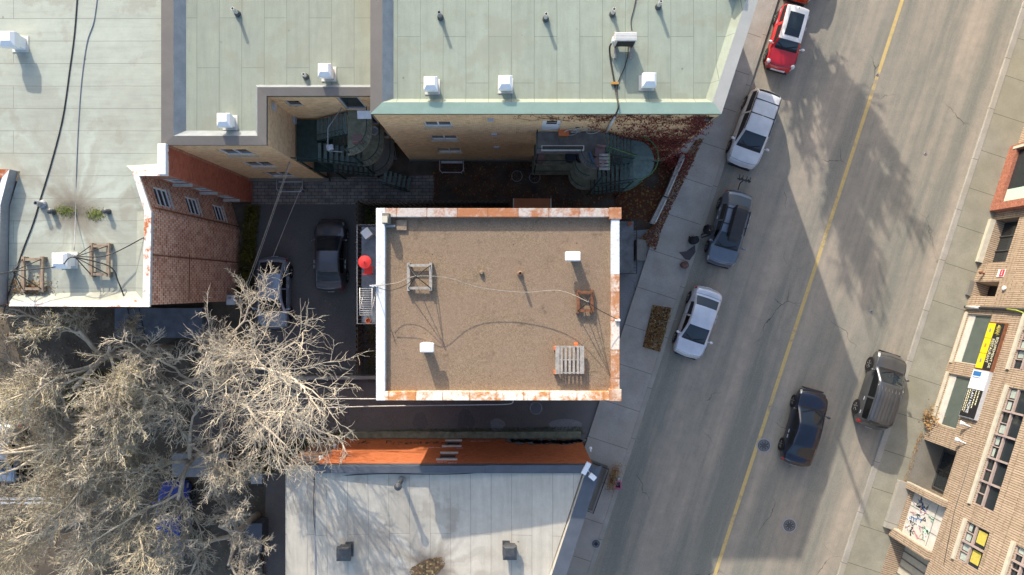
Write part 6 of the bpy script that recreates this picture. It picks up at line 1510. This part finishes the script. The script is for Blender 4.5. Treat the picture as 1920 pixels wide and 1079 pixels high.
hedge('fence_plants', 'tangled plants inside the lower corner of the board fence', pxpoly((686, 612), (760, 612), (760, 698), (686, 698)), .8, 1300, 'hedge')
hedge('lane_weeds', 'green weeds along the lane at the foot of the orange wall', pxpoly((705, 806), (1090, 800), (1094, 814), (700, 816)), .35, 2600, 'green', .02, .05)
hedge('yard_weeds', 'green and yellow shrubs in the back yard beside the orange wall corner', pxpoly((478, 838), (640, 808), (640, 822), (560, 868), (470, 900)), .7, 2600, 'hedge')
hedge('yard_shrub', 'dense yellow green shrub under the left bare tree', pxpoly((118, 700), (235, 690), (250, 770), (120, 790)), 1.2, 3200, 'hedge')
# red ivy on the beige wall
t = thing('red_ivy', 'red ivy climbing the street end of the beige brick wall', 'ivy', (0, 0, 0))
mb = MB(); ms = MB()
for k in range(150):
    s = WS.L - abs(random.gauss(0, 2.1)); z = random.uniform(.1, 5) if random.random() < .6 else random.uniform(3, 10.5)
    if s < 8.4: continue
    pts = [WS.pt(s, z, .03)]; a = random.uniform(-.6, 1.2)
    for q in range(7):
        a += random.gauss(0, .35); s += .28 * math.sin(a) * (-1 if k % 2 else 1); z += .34 * math.cos(a)
        if z > 10.7 or z < .1 or s > WS.L or s < 7.2: break
        pts.append(WS.pt(s, z, .03 + random.random() * .05))
    if len(pts) > 2: ms.tube(pts, .016, 3)
    for p in pts:
        c = p
        leaves(mb, random.randint(4, 13), lambda: (c.x + random.gauss(0, .2), c.y - abs(random.gauss(0, .05)), max(.1, min(10.8, c.z + random.gauss(0, .2)))), .03, .07)
for k in range(26):                          # thin runners under the coping
    s = random.uniform(6.3, 13); z = 10.7; pts = []
    for q in range(6): pts.append(WS.pt(s, z, .03)); s += random.gauss(.12, .25); z -= random.uniform(.05, .35)
    ms.tube(pts, .01, 3)
    c = pts[2]; leaves(mb, 8, lambda: (c.x + random.gauss(0, .3), c.y - .04, c.z + random.gauss(0, .3)), .02, .05)
mb.build('foliage', M['ivy'], t); ms.build('stem', M['ivystem'], t)
t = thing('red_ivy', 'red ivy spilling from the beige building onto the pavement corner', 'ivy', (0, 0, 0)); mb = MB()
for k in range(2600):
    s = random.random() * 4.6; c = WE.pt(s, 0, 0); hgt = abs(random.gauss(0, 2.4)); p = WE.pt(s, min(10.5, hgt), random.random() * .25 * max(.2, 1 - s / 5)); leaves(mb, 1, lambda: p, .035, .08)
c0_ = WS.pt(WS.L, 0)
for k in range(1300):
    u = random.random(); p = P2(1248 + 30 * u - 40 * (1 - u) * 0, 300 - 12 * u); leaves(mb, 1, lambda: (p[0] + random.gauss(.1, .3), p[1] - abs(random.gauss(0, .5)), .13 + random.random() * .5), .03, .08)
mb.build('foliage', M['ivy'], t)

# ================================================================== BARE TREES
def bare_tree(label, base, h0, limbs, reach, mat, seed, dens=1.0, leaf=None, aim=None, tw=.0118, group='bare trees in the back yard', rtrunk=.2, lfp=.45):
    rnd = random.Random(seed); t = thing('bare_tree', label, 'tree', base, 0, group)
    tr = MB(); cr = MB(); lf = MB()
    def grow(p, d, ln, r, lvl):
        n = (7, 6, 5, 3, 2)[lvl]; pts = [p]; dirs = [d]; wob = (.12, .2, .26, .3, .3)[lvl]
        for k in range(n):
            d = (d + Vector((rnd.gauss(0, wob), rnd.gauss(0, wob), rnd.gauss(0, wob * .7) + (.05 if lvl < 2 else .10)))).normalized()
            p = p + d * (ln / n); pts.append(p); dirs.append(d)
        r1 = r * (.42 if lvl < 3 else .5 if lvl < 4 else .35)
        (tr if lvl == 0 else cr).tube(pts, r, (7, 5, 4, 3, 3)[lvl], r1, cap=False)
        if lvl == 4:
            if leaf and rnd.random() < lfp:
                c = pts[-1]
                for _ in range(2): leaves(lf, 1, lambda: (c.x + rnd.gauss(0, .06), c.y + rnd.gauss(0, .06), c.z + rnd.gauss(0, .05)), .022, .045)
            return
        m = int((0, 12, 9.5, 7)[lvl] * dens + rnd.random()) if lvl else 0
        for k in range(m):
            u = (.22, .22, .15, .2)[lvl] + (1 - .22) * ((k + rnd.random() * .8) / m); i = min(n - 1, int(u * n)); q = pts[i].lerp(pts[i + 1], u * n - i); dd = dirs[i]
            ax = dd.orthogonal().normalized(); ax.rotate(Matrix.Rotation(rnd.random() * 6.283, 3, dd)); ang = R(rnd.uniform(28, 62)); nd = dd.copy(); nd.rotate(Matrix.Rotation(ang, 3, ax))
            if nd.z < -.25: nd.z *= .3; nd.normalize()
            rr = r + (r1 - r) * u
            sh = (1 - .45 * u)
            grow(q, nd, ln * (.0, .52, .56, .56)[lvl] * sh * rnd.uniform(.75, 1.2), max(tw * (1.0, 1, 1.7, 1.0)[lvl] if lvl < 3 else tw, rr * (.0, .5, .5, .45)[lvl]), lvl + 1)
        if lvl: grow(pts[-1], dirs[-1], ln * .34, max(tw, r1 * .8), min(4, lvl + 1))
    top = Vector((0, 0, h0)); bend = Vector((rnd.gauss(0, .15), rnd.gauss(0, .15), 0))
    tr.tube([Vector((0, 0, 0)), Vector((0, 0, h0 * .5)) + bend, top + bend * .5], rtrunk, 10, rtrunk * .75)
    lead = []; o0 = top + bend * .5; a0_ = rnd.random() * 360
    for k in range(3):                       # the trunk forks into leaders, the limbs leave those at different heights
        aa = R(a0_ + k * 120 + rnd.uniform(-25, 25)); ee = R(rnd.uniform(48, 66)); dl = Vector((math.cos(aa) * math.cos(ee), math.sin(aa) * math.cos(ee), math.sin(ee)))
        p1 = o0 + dl * 1.0 + Vector((rnd.gauss(0, .08), rnd.gauss(0, .08), 0)); p2 = p1 + (dl + Vector((rnd.gauss(0, .25), rnd.gauss(0, .25), .2))) * 1.1
        lead.append((o0 - Vector((0, 0, .25)), p1, p2)); tr.tube([o0 - Vector((0, 0, .25)), o0.lerp(p1, .4) + Vector((0, 0, .03)), p1, p2], rtrunk * .72, 8, rtrunk * .38)
    for j, (az, el, ln) in enumerate(limbs):
        d = Vector((math.cos(R(az)) * math.cos(R(el)), math.sin(R(az)) * math.cos(R(el)), math.sin(R(el))))
        L_ = max(lead, key=lambda q: (q[1] - q[0]).normalized().dot(d) + rnd.uniform(-.35, .35)); u = rnd.uniform(.35, 2.0)
        st_ = L_[0].lerp(L_[1], u) if u < 1 else L_[1].lerp(L_[2], u - 1)
        grow(st_, d, ln * reach, rtrunk * (.46 if ln > 5 else .36), 1)
    tr.build('trunk', M[mat], t); cr.build('crown', M[mat], t)
    if leaf: lf.build('dry_leaves', M[leaf], t)
    return t
NL = 0
bare_tree('pale bare tree reaching right over the yard and lane towards the gravel roof', P(474, 690), 4.9, [(3, 12, 9.0), (-34, 6, 6.6), (-66, 14, 4.4), (26, 16, 7.2), (54, 24, 4.6), (92, 28, 3.6), (130, 28, 3.8), (180, 32, 4.4), (225, 30, 4.4), (200, 46, 4.0), (-14, 26, 6.0), (14, 34, 4.6)], 1.0, 'bark', 5, .84)
bare_tree('pale bare tree in the middle of the back yard, above the blue car', P(424, 834), 4.6, [(15, 16, 4.0), (-25, 16, 3.8), (-75, 22, 4.2), (-125, 24, 4.4), (-100, 40, 3.6), (150, 24, 4.8), (105, 26, 4.2), (60, 26, 4.2), (200, 24, 4.8), (170, 50, 4.0)], 1.0, 'barkgrey', 8, .9)
bare_tree('brownish bare tree with dry leaves at the left, below the pale membrane roof', P(322, 650), 6.6, [(0, 16, 3.6), (60, 22, 2.4), (110, 22, 2.6), (150, 18, 4.0), (185, 18, 5.0), (220, 18, 4.8), (255, 18, 4.2), (295, 18, 4.0), (330, 16, 3.8), (90, 46, 2.6), (200, 44, 3.6)], 1.0, 'barkgrey', 14, .9, 'olive')
bare_tree('tan bare tree in the bottom left corner', P(286, 886), 4.6, [(12, 20, 3.8), (50, 22, 4.0), (100, 26, 4.2), (150, 22, 4.8), (185, 22, 5.0), (220, 22, 5.0), (260, 24, 4.6), (310, 24, 4.2), (345, 26, 3.6), (120, 50, 4.0), (210, 46, 4.2)], 1.0, 'barktan', 21, .9)
bare_tree('grey brown bare tree at the left edge, beside the grey car', P(268, 762), 5.2, [(20, 20, 4.0), (70, 22, 3.6), (140, 22, 4.2), (180, 20, 5.0), (215, 20, 4.8), (250, 22, 4.4), (290, 22, 4.2), (340, 20, 4.2), (100, 46, 3.6), (180, 46, 4.2)], 1.0, 'bark', 27, .88)
bare_tree('small bare tree at the bottom edge beside the silver roof', P(484, 966), 3.2, [(25, 20, 2.4), (70, 24, 2.8), (-20, 24, 2.4), (130, 26, 3.2), (180, 26, 3.4), (215, 26, 3.4), (270, 28, 3.4), (310, 30, 2.8)], 1.0, 'bark', 33, .9)
# street tree beyond the top edge of the photo: it throws the branchy shadow on the street
bare_tree('bare street tree beyond the top edge, casting its shadow across the street', P(1404, -224), 3.2, [(80, 78, 5.0), (-30, 78, 5.2), (-12, 50, 3.4), (200, 76, 4.6), (30, 84, 6.2), (-80, 82, 5.6), (140, 82, 5.8), (20, 44, 2.6), (190, 60, 3.2), (0, 60, 4.0)], .92, 'barkgrey', 40, .95, 'olive', None, .024, None, .24, .95)
# mast and vent on the green roof just beyond the top edge: their shadows fall in view
c = P(1327, 92, 0); t = thing('roof_mast', 'thin steel mast at the street edge of the green roof, beyond the top edge', 'mast', (c.x - .25, c.y, 10.6))
mb = MB(); mb.tube([(0, 0, 0), (0, 0, 2.6)], .09, 8); mb.build('pole', M['grey'], t); mb = MB(); mb.box((0, 0, .05), (.4, .4, .1)); mb.build('base_plate', M['grey'], t)
hood_vent(1368, -34, 10.62, 'white roof vent beyond the top edge near the street end of the green roof', G_, s=.5, h=1.0)
